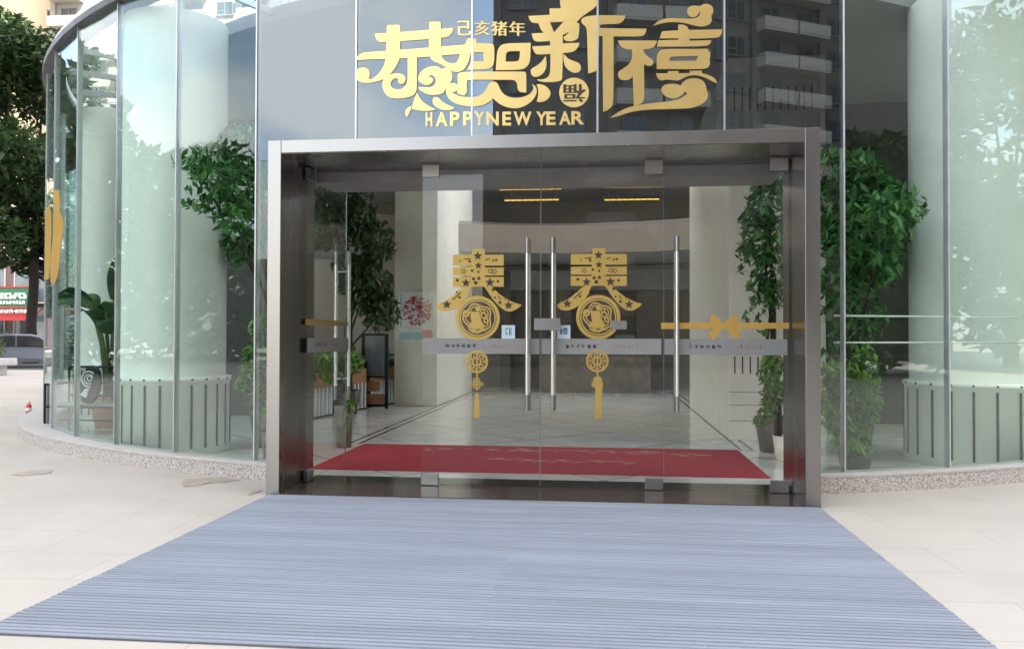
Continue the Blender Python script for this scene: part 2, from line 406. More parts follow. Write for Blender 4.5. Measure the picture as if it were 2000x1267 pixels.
c = MB(); ring(c, lambda a: RL0, lambda a: 4.7, RIM-.02, RIM+.15, -180, 180, 102); ring(c, lambda a: RL1-.001, lambda a: RL0+.001, RIM-.02, RIM+.15, A0+STEP*12, A0+STEP*39, 50)
for x0, x1, y0, y1 in ((-5.5, 4.4, 12.4, 16.85), ): c.box(x0, x1, y0, y1, RIM+.021, RIM+.148)
c.build('roof_slab', 'ceiling', B)
c = MB(); c.disc((CX, CY), 4.85, 48, RIM+.20); c.disc((CX, CY), 4.85, 48, RIM+.212); c.build('added_roof_light', 'glass_clear', B)  # unseen round roof light added to brighten the rear of the lobby
c = MB(); ring(c, lambda a: RL1-.001, lambda a: RL0+.06, RIM+.105, RIM+.117, A0-STEP*12, A0+STEP*12, 48); so_ = c.build('added_roof_light', 'glass_clear', B)
for k in range(-12, 13):
    c = MB(); p, q = pol(ang(k), (RL0+RL1)/2), rad(ang(k)); c.obox((p.x, p.y), q, .02, (RL1-RL0)/2-.03, RIM+.02, RIM+.10); c.build('added_glazing_bar', 'alu', so_)
for x0, x1, y, m_ in ((-7.4, -5.35, 14.6, 'wall_dark'), (3.10, 7.2, 14.6, 'wall_dark')):
    w = MB(); w.box(x0, x1, y, y+.15, .013, RIM-.03); w.build('added_dark_panel', m_, B)  # panel added as a dark backing, hides the bright outdoors behind
# rear wall with upper gallery
w = MB(); w.box(-9.6, 8.4, 24.2, 24.5, 0, RIM-.03); w.build('rear_wall', 'wall_rear', B)
w = MB(); w.box(-2.6, 2.9, 23.3, 24.19, 2.75, 3.3); w.build('rear_beam', 'panel_grey', B)
for x0, x1, z1 in ((-2.9, -2.62, 3.3), (.9, 1.9, 2.74), (-1.6, -.9, 2.74)):
    w = MB(); w.box(x0, x1, 23.5, 24.18, .013, z1); w.build('rear_panel', 'panel_warm', B)
par = MB(); R2 = 5.4
def arcband(mb, cx, cy, r0, r1, z0, z1, a0, a1, n):
    vs = []
    for i in range(n+1):
        a = rad(a0+(a1-a0)*i/n)
        for r, z in ((r0, z0), (r0, z1), (r1, z1), (r1, z0)): vs.append((cx+r*sin(a), cy+r*cos(a), z))
    fs = [(i*4+j, (i+1)*4+j, (i+1)*4+(j+1) % 4, i*4+(j+1) % 4) for i in range(n) for j in range(4)] + [(0, 1, 2, 3), tuple(n*4+j for j in (3, 2, 1, 0))]
    mb.add(vs, fs)
arcband(par, -.7, 14.6, 5.6, 5.85, 3.46, 4.13, -75, 75, 48); par.build('gallery_parapet', 'wall_beige', B)
gs = MB(); arcband(gs, -.7, 14.6, 5.86, 9.4, 3.46, 3.62, -60, 60, 48); gs.build('gallery_slab', 'panel_grey', B)
gr = MB(); 
arcband(gr, -.7, 14.6, 5.70, 5.74, 4.16, 4.19, -75, 75, 48); gr.build('gallery_rail', 'satin', B)
# bulkhead right behind the doors
bk = MB(); bk.box(PX0+.13, PX1-.13, 8.32, 8.9, 3.02, PORT_H-.01); bk.build('bulkhead', 'panel_grey', B)
# square pillars
def pillar(x0, x1, y0, y1, slots, name='pillar'):
    p = MB(); p.box(x0, x1, y0, y1, .013, RIM-.025); po = p.build(name, 'pillar', B, bevel=.01)
    if slots:
        s_ = MB()
        for zz0, zz1 in slots:
            s_ = MB(); n = int((x1-x0-.1)/.105)
            for i in range(n):
                x = x0+.08+i*.105; s_.box(x-.009, x+.009, y0-.004, y0+.01, zz0, zz1)
            s_.build('vent_slots', 'slot', po)
        s_ = MB()
        for z in (.28, .50, .68): s_.box(x0+.002, x1-.002, y0-.002, y0+.01, z, z+.006)
        s_.build('panel_joints', 'slot', po)
    return po
pillar(-4.31, -3.41, 17, 21.6, None)
pillar(1.74, 3.05, 12, 17.4, ((.94, 1.18), (4.62, 4.95)))
# round columns with louvred bases
def column(x, y, r):
    p = MB(); p.lathe((x, y, 0), [(r, .013), (r, RIM-.022)], 64); po = p.build('column', 'column_white', B)
    b = MB(); b.lathe((x, y, 0), [(r+.001, .013), (r+.055, .013), (r+.055, .90), (r+.075, .905), (r+.075, .945), (r+.02, .955), (r+.001, .955)], 64)
    bo = b.build('column_casing', 'column_white', po)
    s_ = MB(); n = 24
    for i in range(n):
        a = 2*pi*i/n
        cxx, cyy = x+(r+.056)*cos(a), y+(r+.056)*sin(a)
        s_.obox((cxx, cyy), a+pi/2, .012, .006, .10, .86)
        s_.bar((x+(r+.07)*cos(a), y+(r+.07)*sin(a), .925), (x+(r+.082)*cos(a), y+(r+.082)*sin(a), .925), .014, n=8)
    s_.build('casing_slots', 'slot', bo)
cl = ground(340, 868); 
column(-5.38, 10.05, .62)
column(4.42, 10.35, .80)
column(-8.72, 14.0, .50)
column(7.0, 13.6, .75)
rl = MB()
for z in (1.40, 1.66):
    rl.tube([on_facet(ang(2)+(ang(4)-ang(2))*i/8, z + .0*i, -.16) for i in range(9)], .009, 6)
rl.build('pale_tubes', 'white_paint', B)  # two thin pale tubes just inside the right panes

# ------------------------------------------------------------------ steel portal
P = thing('entrance_portal', 'brushed steel portal framing the recessed glass doors', 'door frame', ((PX0+PX1)/2, PY0, 0))
FW = .125
m = MB(); m.box(PX0, PX0+FW, PY0, PY0+.02, 0, PORT_H-.004); m.build('jamb', 'steel', P, bevel=.003)
m = MB(); m.box(PX1-FW, PX1, PY0, PY0+.02, 0, PORT_H-.004); m.build('jamb', 'steel', P, bevel=.003)
m = MB(); m.box(PX0+FW+.002, PX1-FW-.002, PY0, PY0+.02, PORT_H-.12, PORT_H-.004); m.build('lintel', 'steel', P, bevel=.003)
for x0, x1 in ((PX0+.001, PX0+FW-.003), (PX1-FW+.003, PX1-.001)):
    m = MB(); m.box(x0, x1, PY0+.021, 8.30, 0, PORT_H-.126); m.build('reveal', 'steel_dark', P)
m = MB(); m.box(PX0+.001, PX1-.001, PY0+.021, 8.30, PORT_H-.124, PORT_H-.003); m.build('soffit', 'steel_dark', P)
m = MB(); m.box(PX0+FW, PX1-FW, PY0+.005, 8.02, 0.001, .016); m.build('threshold', 'granite_brown', P)
m = MB(); m.box(PX0+FW, PX1-FW, 8.022, 8.42, 0.001, .0165); m.build('sill_strip', 'granite_black', P)
GX0, GX1 = PX0+FW+.005, PX1-FW-.005

# ------------------------------------------------------------------ glass doors
LEAF = [(-2.915, -1.755), (-1.755, -.6), (-.6, .555), (.555, 1.70)]
DZ0, DZ1 = .03, 3.10
def door(idx, label, hinge_left, open_deg=0):
    x0, x1 = LEAF[idx]; hx = x0+.006 if hinge_left else x1-.006; sgn = 1 if hinge_left else -1; wd = x1-x0-.012
    r = thing('glass_door', label, 'glass door', (hx, DOORY, 0), 'frameless glass doors of the portal', rad(open_deg)*sgn)
    X = lambda t: sgn*t
    def bx(mb, a, b, y0, y1, z0, z1): mb.box(min(X(a), X(b)), max(X(a), X(b)), y0, y1, z0, z1)
    g = MB(); bx(g, 0, wd, -.006, .006, DZ0+.01, DZ1); po_ = g.build('pane', 'glass_clear', r, True)
    eg = MB(); bx(eg, wd+.0002, wd+.004, -.006, .006, DZ0+.01, DZ1); eg.build('edge', 'glass_edge', po_, True)
    for z0, z1 in ((DZ1-.11, DZ1+.008), (DZ0-.008, DZ0+.10)):
        p = MB(); bx(p, 0, .165, -.02, .02, z0, z1); p.build('patch_fitting', 'satin', r, True, .003)
    h = MB(); hxx = X(wd-.115)
    for sy in (-1, 1):
        y = sy*.075
        h.bar((hxx, y, .75), (hxx, y, 2.385), .020, n=14)
    ho = h.build('handle', 'chrome', r, True)
    e = MB()
    for sy in (-1, 1):
        y = sy*.075
        e.bar((hxx, y, .749), (hxx, y, .90), .0213, n=14); e.bar((hxx, y, 2.24), (hxx, y, 2.386), .0213, n=14)
        for z in (.98, 2.16): e.bar((hxx, sy*.0065, z), (hxx, y, z), .011, n=10)
    e.build('grip_end', 'satin', ho, True)
    f = MB(); bx(f, .012, wd-.004, -.0085, -.0065, 1.285, 1.432); fo = f.build('frosted_band', 'frost', r, True)
    i1 = MB(); i2 = MB(); rr = random.Random(5+idx)
    for k in range(9):
        x = wd*(.22+.045*k) if hinge_left else wd*(.78-.045*k)
        if k < 6:
            for q in range(3):
                xx = X(x) + rr.uniform(-.014, .014)*1.0
                i1.box(xx-.003, xx+.003, -.0095, -.0086, 1.345, 1.345+rr.uniform(.02, .045))
            i1.box(X(x)-.016, X(x)+.016, -.0095, -.0086, 1.338+rr.uniform(0, .03), 1.343+.03)
    for k in range(7):
        x = wd*(.60+.03*k) if hinge_left else wd*(.40-.03*k)
        for q in range(2):
            xx = X(x)+rr.uniform(-.008, .008); i2.box(xx-.003, xx+.003, -.0095, -.0086, 1.345, 1.345+rr.uniform(.02, .04))
    i1.build('band_marks', 'ink_grey', fo, True); i2.build('band_marks', 'ink_red', fo, True)
    if idx in (0,):
        rb = MB(); bx(rb, .0, wd-.02, .0067, .0085, 1.56, 1.62); rb.build('ribbon_strip', 'gold_ribbon', r, True)
    return r
door(0, 'glass door standing open inward beside the left jamb', True, 88)
door(1, 'closed glass door under the left gold ornament with tassel', True)
door(2, 'closed glass door under the right gold ornament and grey plate', False)
door(3, 'closed glass door crossed by an orange gold ribbon bow', False)

# ------------------------------------------------------------------ flat shapes (lettering, cut-paper ornaments)
def smooth(poly, it=2, corner=62):
    for _ in range(it):
        out = []; n = len(poly)
        for i in range(n):
            a, b, c = Vector(poly[i-1]), Vector(poly[i]), Vector(poly[(i+1) % n])
            d1, d2 = b-a, c-b
            if d1.length < 1e-6 or d2.length < 1e-6: continue
            if d1.angle(d2) > rad(corner): out.append(tuple(b))
            else: out.append(tuple(b-d1*.22)); out.append(tuple(b+d2*.22))
        poly = out
    return poly
def sheet(shapes, to2d, to3d, thick, w0, name, m, parent, cuts=(), dw=.0007, sm=True):
    """shapes: list of (outer, [holes]); to2d maps traced points, to3d maps (u, v, w) into the world"""
    allv, allf = [], []
    for si, sh in enumerate(shapes):
        outer, holes = sh if isinstance(sh, tuple) else (sh, [])
        loops = []
        for l in [outer]+list(holes):
            l = smooth(l) if sm else l
            loops.append([Vector((*to2d(*p), 0)) for p in l])
        tris = tessellate_polygon(loops); flat = [v for l in loops for v in l]
        bm = bmesh.new(); bv = [bm.verts.new(v) for v in flat]
        for t in tris:
            try: bm.faces.new([bv[i] for i in t])
            except ValueError: pass
        for cu in cuts:
            bmesh.ops.bisect_plane(bm, geom=bm.verts[:]+bm.edges[:]+bm.faces[:], plane_co=(cu, 0, 0), plane_no=(1, 0, 0))
        bmesh.ops.recalc_face_normals(bm, faces=bm.faces[:])
        ret = bmesh.ops.extrude_face_region(bm, geom=bm.faces[:])
        base = w0 + dw*(si % 7)
        new = {v for v in ret['geom'] if isinstance(v, bmesh.types.BMVert)}
        bm.verts.index_update(); k = len(allv)
        for v in bm.verts: allv.append(to3d(v.co.x, v.co.y, base+thick if v in new else w0))
        for f in bm.faces: allf.append(tuple(k+v.index for v in f.verts))
        bm.free()
    mb = MB(); mb.add(allv, allf)
    return mb.build(name, m, parent)
def text_loops(s, bold=0):
    """2-D outline triangles of a text from the built-in font, scaled to a unit box"""
    cu = bpy.data.curves.new('t', 'FONT'); cu.body = s; cu.size = 1; cu.offset = bold; cu.resolution_u = 3
    ob = bpy.data.objects.new('t', cu); COL.objects.link(ob); bpy.context.view_layer.update()
    me = bpy.data.meshes.new_from_object(ob.evaluated_get(bpy.context.evaluated_depsgraph_get()))
    vs = [v.co.copy() for v in me.vertices]; fs = [tuple(p.vertices) for p in me.polygons]
    bpy.data.objects.remove(ob); bpy.data.meshes.remove(me)
    if not vs: return [], []
    x0, x1 = min(v.x for v in vs), max(v.x for v in vs); y0, y1 = min(v.y for v in vs), max(v.y for v in vs)
    return [((v.x-x0)/(x1-x0), (v.y-y0)/(y1-y0)) for v in vs], fs
def text_part(s, fmap, name, m, parent, thick=.006, w0=.004, bold=0, rot=False, thicken=0):
    """fmap(u, v, w) places a unit-box text in the world"""
    vs, fs = text_loops(s, bold)
    if rot: vs = [(1-a, 1-b) for a, b in vs]
    if thicken:
        vs0, fs0, vs, fs = vs, fs, [], []
        for dx in (-thicken, 0, thicken):
            k = len(vs); vs += [(a+dx, b) for a, b in vs0]; fs += [tuple(i+k for i in f) for f in fs0]
    mb = MB(); n = len(vs)
    lift = lambda i: .0004*(i//max(1, n//3)) if thicken else 0
    mb.add([fmap(a, b, w0+thick+lift(i)) for i, (a, b) in enumerate(vs)] + [fmap(a, b, w0) for a, b in vs], list(fs)+[tuple(i+n for i in f[::-1]) for f in fs])
    ed = {}
    for f in fs:
        for i in range(len(f)):
            e = (f[i], f[(i+1) % len(f)]); k = tuple(sorted(e)); ed.setdefault(k, []).append(e)
    for k, l in ed.items():
        if len(l) == 1: a, b = l[0]; mb.f.append((b, a, a+n, b+n)); mb.sm.append(False)
    return mb.build(name, m, parent)

# big new-year greeting on the glass above the portal
SG = thing('new_year_sign', 'large gold cut out new year greeting fixed on the glass above the portal', 'sign', on_facet(3, 3.4, .0))
cuts = [ang(k) for k in range(-3, 4)]
Lc = lambda x, y: cyl(690+x/5.068, y/5.068)
Rc = lambda x, y: cyl(1030+x/5.069, y/5.069)
gong = [
 [(215,337),(745,297),(990,281),(988,305),(968,342),(935,365),(870,377),(330,417),(265,419),(235,400),(220,370)],
 [(333,258),(342,249),(455,247),(465,260),(459,500),(458,580),(430,640),(395,700),(340,760),(290,790),(220,812),(140,826),(90,822),(45,800),(25,765),(25,720),(45,690),(80,674),(120,674),(150,690),(165,725),(162,760),(152,782),(172,790),(210,770),(250,735),(290,680),(312,620),(328,560),(328,400)],
 [(28,595),(45,565),(75,540),(110,524),(330,505),(745,472),(1108,448),(1165,440),(1165,535),(1060,540),(875,548),(750,562),(460,578),(330,583),(120,593),(30,602)],
 [(750,222),(758,217),(858,217),(867,230),(869,500),(872,550),(890,590),(930,620),(985,633),(1020,625),(1045,590),(1060,540),(1165,535),(1150,600),(1125,660),(1090,700),(1040,718),(990,712),(950,690),(925,668),(880,645),(840,625),(800,612),(770,585),(755,550),(748,500)],
 [(537,578),(628,572),(628,880),(615,920),(585,950),(520,968),(430,976),(370,970),(325,940),(295,890),(288,830),(300,785),(340,748),(400,730),(460,728),(500,745),(518,775),(512,810),(490,832),(460,830),(440,815),(448,790),(430,772),(400,780),(375,805),(365,840),(380,868),(410,885),(450,890),(500,870),(530,830),(538,770)],
 [(645,862),(760,868),(800,850),(820,815),(815,775),(795,752),(765,745),(735,762),(760,760),(785,775),(790,805),(770,832),(735,845),(690,835),(655,810),(640,790),(650,735),(690,690),(745,665),(810,655),(855,670),(870,690),(905,672),(945,680),(975,720),(985,770),(970,815),(940,845),(920,865),(905,905),(880,930),(830,940),(770,942),(720,930),(680,905),(645,880)],
 [(628,920),(660,980),(700,1020),(760,1060),(820,1085),(790,1095),(700,1100),(610,1088),(578,1078),(590,1020)],
 [(575,1045),(562,1100),(530,1160),(510,1130),(518,1080)],
 [(790,970),(805,960),(845,968),(870,1000),(920,1035),(985,1060),(1002,1072),(985,1085),(930,1095),(870,1085),(820,1060),(790,1030),(782,1000)],
]
he = [
 [(1108,450),(1130,395),(1150,383),(1215,390),(1222,402),(1218,470),(1180,540),(1110,520)],
 ([(1170,470),(1185,432),(1375,434),(1395,455),(1397,610),(1378,662),(1335,690),(1130,697),(1165,640),(1172,560)], [[(1195,522),(1290,522),(1290,612),(1195,612)]]),
 ([(1410,697),(1420,560),(1428,500),(1455,455),(1500,432),(1755,424),(1752,590),(1735,640),(1700,675),(1650,692)], [[(1530,508),(1650,506),(1645,585),(1625,610),(1508,612),(1510,535)]]),
 [(1035,740),(1050,725),(1160,715),(1690,708),(1712,720),(1712,915),(1660,915),(1625,890),(1622,825),(1600,797),(1560,790),(1185,795),(1130,800),(1125,850),(1128,920),(1105,950),(1060,940),(1030,925),(1040,880),(1035,800)],
 [(915,900),(925,855),(960,828),(1005,825),(1040,850),(1042,885),(1020,912),(978,912),(1000,935),(1050,958),(1100,965),(1180,970),(1230,960),(1280,935),(1315,890),(1340,840),(1370,812),(1410,812),(1435,840),(1455,890),(1490,935),(1540,962),(1610,972),(1690,960),(1750,930),(1780,890),(1785,860),(1765,832),(1800,850),(1818,890),(1810,940),(1770,1000),(1700,1050),(1620,1075),(1540,1068),(1460,1040),(1410,1000),(1383,975),(1350,1010),(1300,1040),(1230,1058),(1150,1060),(1050,1040),(980,1010),(935,965)],
 [(1813,838),(1843,832),(1903,850),(1943,890),(1955,930),(1938,970),(1893,1005),(1843,1012),(1815,1005),(1831,950),(1831,880)],
]
xin = [
 [(8,158),(225,148),(470,140),(470,215),(225,222),(60,232),(25,205)],
 [(105,225),(222,220),(265,322),(265,345),(150,330)],
 [(360,215),(470,215),(515,240),(512,330),(500,390),(440,415),(370,405),(355,370),(395,345),(415,312),(360,350),(262,345),(265,322),(310,270)],
 [(42,332),(150,326),(350,322),(350,402),(225,407),(95,415),(65,400),(50,370)],
 [(48,460),(225,452),(345,432),(515,428),(508,460),(480,500),(440,520),(345,528),(95,543),(70,520),(55,490)],
 [(222,320),(350,320),(348,780),(330,800),(280,812),(180,815),(120,805),(92,788),(150,788),(200,770),(225,730),(230,600)],
 [(180,555),(188,600),(190,655),(170,710),(130,750),(80,765),(45,750),(30,710),(40,680),(90,655),(140,615),(165,580)],
 [(355,535),(375,550),(400,580),(440,600),(500,620),(530,650),(530,690),(510,718),(460,725),(410,700),(375,660),(358,610)],
 [(530,210),(550,180),(600,165),(700,157),(970,157),(965,180),(945,215),(905,240),(735,245),(712,262),(720,285),(1180,285),(1178,310),(1160,345),(1120,363),(708,363),(700,690),(670,715),(602,733),(597,560),(590,290),(570,260),(540,235)],
 [(745,350),(852,350),(852,1030),(825,1070),(790,1095),(750,1112),(745,700)],
 [(320,-60),(710,-60),(700,40),(660,90),(600,130),(540,170),(480,230),(410,180),(370,217),(220,212),(220,85),(335,85),(325,50)],
]
xi = [
 [(895,405),(1285,402),(1275,440),(1250,470),(1200,485),(1145,490),(1160,530),(1200,565),(1240,590),(1252,620),(1235,650),(1195,655),(1155,635),(1160,980),(1140,1015),(1100,1040),(1055,1052),(1045,750),(1020,785),(970,798),(920,790),(895,755),(900,710),(940,685),(990,655),(1025,610),(1040,550),(1035,490),(970,490),(920,460)],
 [(1335,310),(1495,300),(1495,245),(1540,243),(1580,260),(1600,298),(1928,298),(1920,340),(1900,370),(1860,382),(1605,385),(1605,405),(1820,403),(1812,430),(1780,462),(1285,462),(1290,430),(1300,400),(1495,395),(1495,380),(1310,380)],
 ([(1350,487),(1785,487),(1790,510),(1808,520),(1808,570),(1798,590),(1808,620),(1800,660),(1770,680),(1725,687),(1283,683),(1282,570),(1290,530),(1315,500)], [[(1425,560),(1690,556),(1675,600),(1660,604),(1402,604),(1408,575)]]),
 [(1275,726),(1392,726),(1392,705),(1498,705),(1498,726),(1607,726),(1607,703),(1728,703),(1728,727),(1790,745),(1850,775),(1880,830),(1830,810),(1760,770),(1680,745),(1600,750),(1540,775),(1500,800),(1420,790),(1360,788),(1325,800),(1290,775)],
 [(1327,895),(1335,860),(1365,838),(1430,828),(1490,835),(1515,850),(1545,810),(1590,782),(1660,775),(1720,790),(1760,830),(1770,880),(1785,925),(1785,970),(1760,1010),(1700,1050),(1620,1072),(1500,1078),(1350,1080),(1150,1088),(1000,1115),(880,1160),(815,1172),(900,1110),(1000,1062),(1100,1042),(1250,1020),(1400,1005),(1500,985),(1550,960),(1585,930),(1560,902),(1550,925),(1500,965),(1440,980),(1380,960),(1340,930)],
 [(1245,255),(1290,215),(1340,190),(1420,180),(1520,185),(1610,190),(1670,183),(1705,160),(1712,120),(1700,118),(1690,150),(1660,172),(1620,175),(1590,150),(1580,110),(1595,75),(1630,58),(1680,62),(1710,65),(1740,45),(1780,42),(1820,60),(1840,95),(1835,140),(1815,165),(1825,200),(1815,235),(1780,258),(1720,268),(1650,255),(1580,235),(1500,220),(1400,218),(1320,235)],
]
for shapes, f2 in ((gong, Lc), (he, Lc), (xin, Rc), (xi, Rc)):
    sheet(shapes, f2, on_facet, .005, .0075, 'character', 'gold', SG, cuts)
circ = lambda cx, cy, r, n=40: [(cx+r*cos(2*pi*i/n), cy+r*sin(2*pi*i/n)) for i in range(n)]
dsk = sheet([circ(462, 918, 147)], Rc, on_facet, .005, .0075, 'fortune_disc', 'gold', SG, cuts, sm=False)
def px_map(x0, y0, x1, y1, skew=0):
    def f(u, v, w):
        a, z = cyl(x0+(x1-x0)*u, y1+(y0-y1)*v - skew*u); return on_facet(a, z, w)
    return f
text_part('福', px_map(1101, 165, 1143, 200), 'character', 'cutout', dsk, .002, .0132, 0, True, .03)
for ch, x0, x1 in (('己', 895, 920), ('亥', 928, 956), ('猪', 960, 990), ('年', 995, 1025)):
    text_part(ch, px_map(x0, 42, x1, 70), 'small_character', 'gold', SG, .004, .0075, 0, thicken=.035)
xs = [831, 851, 879, 905, 926, 950, 981, 1003, 1047, 1067, 1092, 1116]; we = [846, 876, 900, 926, 949, 976, 1000, 1040, 1070, 1087, 1117, 1143]
for ch, x0, x1 in zip('HAPPYNEWYEAR', xs, we):
    text_part(ch, px_map(x0, 219 - (x0-830)*.006, x1-2, 247 - (x0-830)*.012), 'latin_letter', 'gold', SG, .004, .0075, .03)

# ornaments on the two middle doors: cut paper character, medallions, knot and tassel
def star(cx, cy, r, ph=pi/2, inner=.42):
    return [(cx+(r if i % 2 == 0 else r*inner)*cos(ph+pi*i/5), cy-(r if i % 2 == 0 else r*inner)*sin(ph+pi*i/5)) for i in range(10)]
def annulus(cx, cy, r0, r1, n=44): return (circ(cx, cy, r1, n), [circ(cx, cy, r0, n)[::-1]])
def ornament(label, ox, oy, right):
    DY = DOORY-.0066
    to2 = lambda x, y: (lambda p: (p.x, p.z))(at(840+(x+ox)/3.423, 470+(y+oy)/3.423, DOORY))
    to3 = lambda u, v, w: (u, DY-w, v)
    c0 = to2(316, 57)
    r = thing('spring_ornament', label, 'door ornament', (c0[0], DY, c0[1]), 'gold spring ornaments on the doors')
    q = 17 if right else 0
    ch = sheet([[(150-q, 95), (278, 95), (278, 57), (364, 57), (364, 95), (490+q, 95), (490+q, 167), (364, 167), (364, 180), (490+q, 180), (490+q, 233), (364, 233), (364, 243), (490+q, 243), (490+q, 308),
                 (150-q, 308), (150-q, 243), (275, 243), (275, 233), (150-q, 233), (150-q, 180), (275, 180), (275, 167), (150-q, 167)]], to2, to3, .003, 0, 'character', 'gold_door', r, sm=False)
    legs = [[(218, 308), (272, 308), (247, 370), (202, 430), (152, 462), (97, 475), (60, 465), (38, 440), (60, 420), (112, 400), (162, 360)],
            [(362, 308), (416, 308), (440, 340), (500, 385), (560, 415), (612, 428), (582, 455), (540, 475), (500, 470), (450, 430), (405, 375)]]
    sheet(legs, to2, to3, .003, 0, 'streamer', 'gold_door', r)
    cut = [star(317, 103, 32), star(320, 167, 26), star(398, 280, 34), star(238, 283, 32), star(110, 427, 32), star(522, 432, 32)]
    rn = random.Random(3)
    for x, y, s_ in ((262, 138, 9), (420, 133, 7), (440, 130, 8), (180, 265, 10), (452, 272, 9), (288, 255, 11), (324, 252, 11), (303, 282, 13), (420, 328, 10), (465, 413, 10), (195, 378, 8), (280, 200, 9), (322, 208, 8), (432, 380, 7), (175, 345, 6), (460, 350, 6)):
        cut.append(circ(x, y, s_, 9))
    for x, y in ((222, 205), (400, 203), (428, 207)):
        for k in range(5):
            a = 2*pi*k/5; cut.append(circ(x+13*cos(a), y+13*sin(a), 5, 6))
    for (x0, y0, x1, y1) in ((195, 130, 205, 140), (225, 125, 272, 120), (368, 130, 400, 118), (150, 395, 205, 345), (455, 370, 470, 395), (495, 390, 505, 395)):
        d = Vector((x1-x0, y1-y0)); nn = Vector((-d.y, d.x)).normalized()*3
        cut.append([(x0-nn.x, y0-nn.y), (x1-nn.x, y1-nn.y), (x1+nn.x, y1+nn.y), (x0+nn.x, y0+nn.y)])
    sheet(cut, to2, to3, .0006, .0076, 'cut_pattern', 'cutout', r, sm=False, dw=0.0001)
    mc = (316, 517)
    md = sheet([annulus(*mc, 126, 148), annulus(*mc, 112, 121)], to2, to3, .003, 0, 'medallion', 'gold_door', r, sm=False)
    def petal(rad_, amp, n=5, k=60, ph=0): return [(mc[0]+(rad_+amp*cos(n*2*pi*i/k+ph))*cos(2*pi*i/k), mc[1]+(rad_+amp*cos(n*2*pi*i/k+ph))*sin(2*pi*i/k)) for i in range(k)]
    inner = [(petal(95, 9, 5, 60, pi), [petal(84, 9, 5, 60, pi)[::-1]]), (petal(76, 8, 5, 60, pi), [petal(68, 8, 5, 60, pi)[::-1]]),
             [(270, 475), (328, 475), (332, 510), (347, 545), (366, 572), (345, 588), (275, 588), (254, 572), (275, 540), (268, 505)],
             annulus(238, 488, 10, 24, 18), circ(317, 455, 17, 16), annulus(355, 500, 12, 22, 18), annulus(372, 535, 8, 18, 16), annulus(347, 470, 8, 16, 16),
             [(250, 600), (285, 592), (316, 606), (350, 592), (385, 600), (350, 606), (316, 622), (285, 606)]]
    sheet(inner, to2, to3, .0025, .0002, 'fretwork', 'gold_door', md, sm=False)
    sheet([circ(*mc, 125, 44)], to2, to3, .0002, -.001, 'backing', 'cutout', md, sm=False, dw=0)
    sheet([[(306, 662), (317, 662), (317, 1000), (306, 1000)]], to2, to3, .0012, -.0012, 'cord', 'gold_door', r, sm=False, dw=0)
    sc_ = (310, 808)
    fr = [annulus(*sc_, 62, 76), annulus(*sc_, 20, 30, 24)]
    for k in range(4):
        a = pi/4+k*pi/2; x, y = sc_[0]+43*cos(a), sc_[1]+43*sin(a); fr.append(annulus(x, y, 9, 18, 14))
        a = k*pi/2; u = Vector((cos(a), sin(a))); nn = Vector((-u.y, u.x))*4
        fr.append([(sc_[0]+u.x*28-nn.x, sc_[1]+u.y*28-nn.y), (sc_[0]+u.x*64-nn.x, sc_[1]+u.y*64-nn.y), (sc_[0]+u.x*64+nn.x, sc_[1]+u.y*64+nn.y), (sc_[0]+u.x*28+nn.x, sc_[1]+u.y*28+nn.y)])
    for k in range(16):
        a = 2*pi*k/16+.2; fr.append(circ(sc_[0]+52*cos(a), sc_[1]+52*sin(a), 5, 7))
    sheet(fr, to2, to3, .003, 0, 'small_medallion', 'gold_door', r, sm=False)
    if not right:
        kn = [annulus(278, 955, 7, 13, 16), annulus(344, 955, 7, 13, 16)]
        for dx, dy in ((-11, -24), (11, -24), (-11, 22), (11, 22), (-11, 0), (11, 0)): kn.append(annulus(310+dx, 953+dy, 6, 13, 14))
        sheet(kn, to2, to3, .003, 0, 'knot', 'gold_door', r, sm=False)
        sheet([[(300, 1018), (320, 1018), (326, 1050), (294, 1050)], [(295, 1054), (326, 1054), (331, 1182), (288, 1182)]], to2, to3, .006, 0, 'tassel', 'gold_door', r, sm=False)
    else:
        sheet([circ(312, 940, 30, 20), [(272, 950), (350, 950), (345, 985), (280, 985)], annulus(285, 965, 7, 14, 14)], to2, to3, .004, 0, 'knot', 'gold_door', r, sm=False)
        sheet([[(298, 985), (345, 985), (340, 1060), (292, 1060)], [(294, 1062), (340, 1062), (338, 1195), (292, 1195)]], to2, to3, .006, 0, 'tassel', 'gold_door', r, sm=False)
    return r
ornament('gold cut out spring ornament whose tassel hangs from two small ring loops', 3, 0, False)
ornament('gold cut out spring ornament with thick plain tassel below a round bell knot', 808, -6, True)

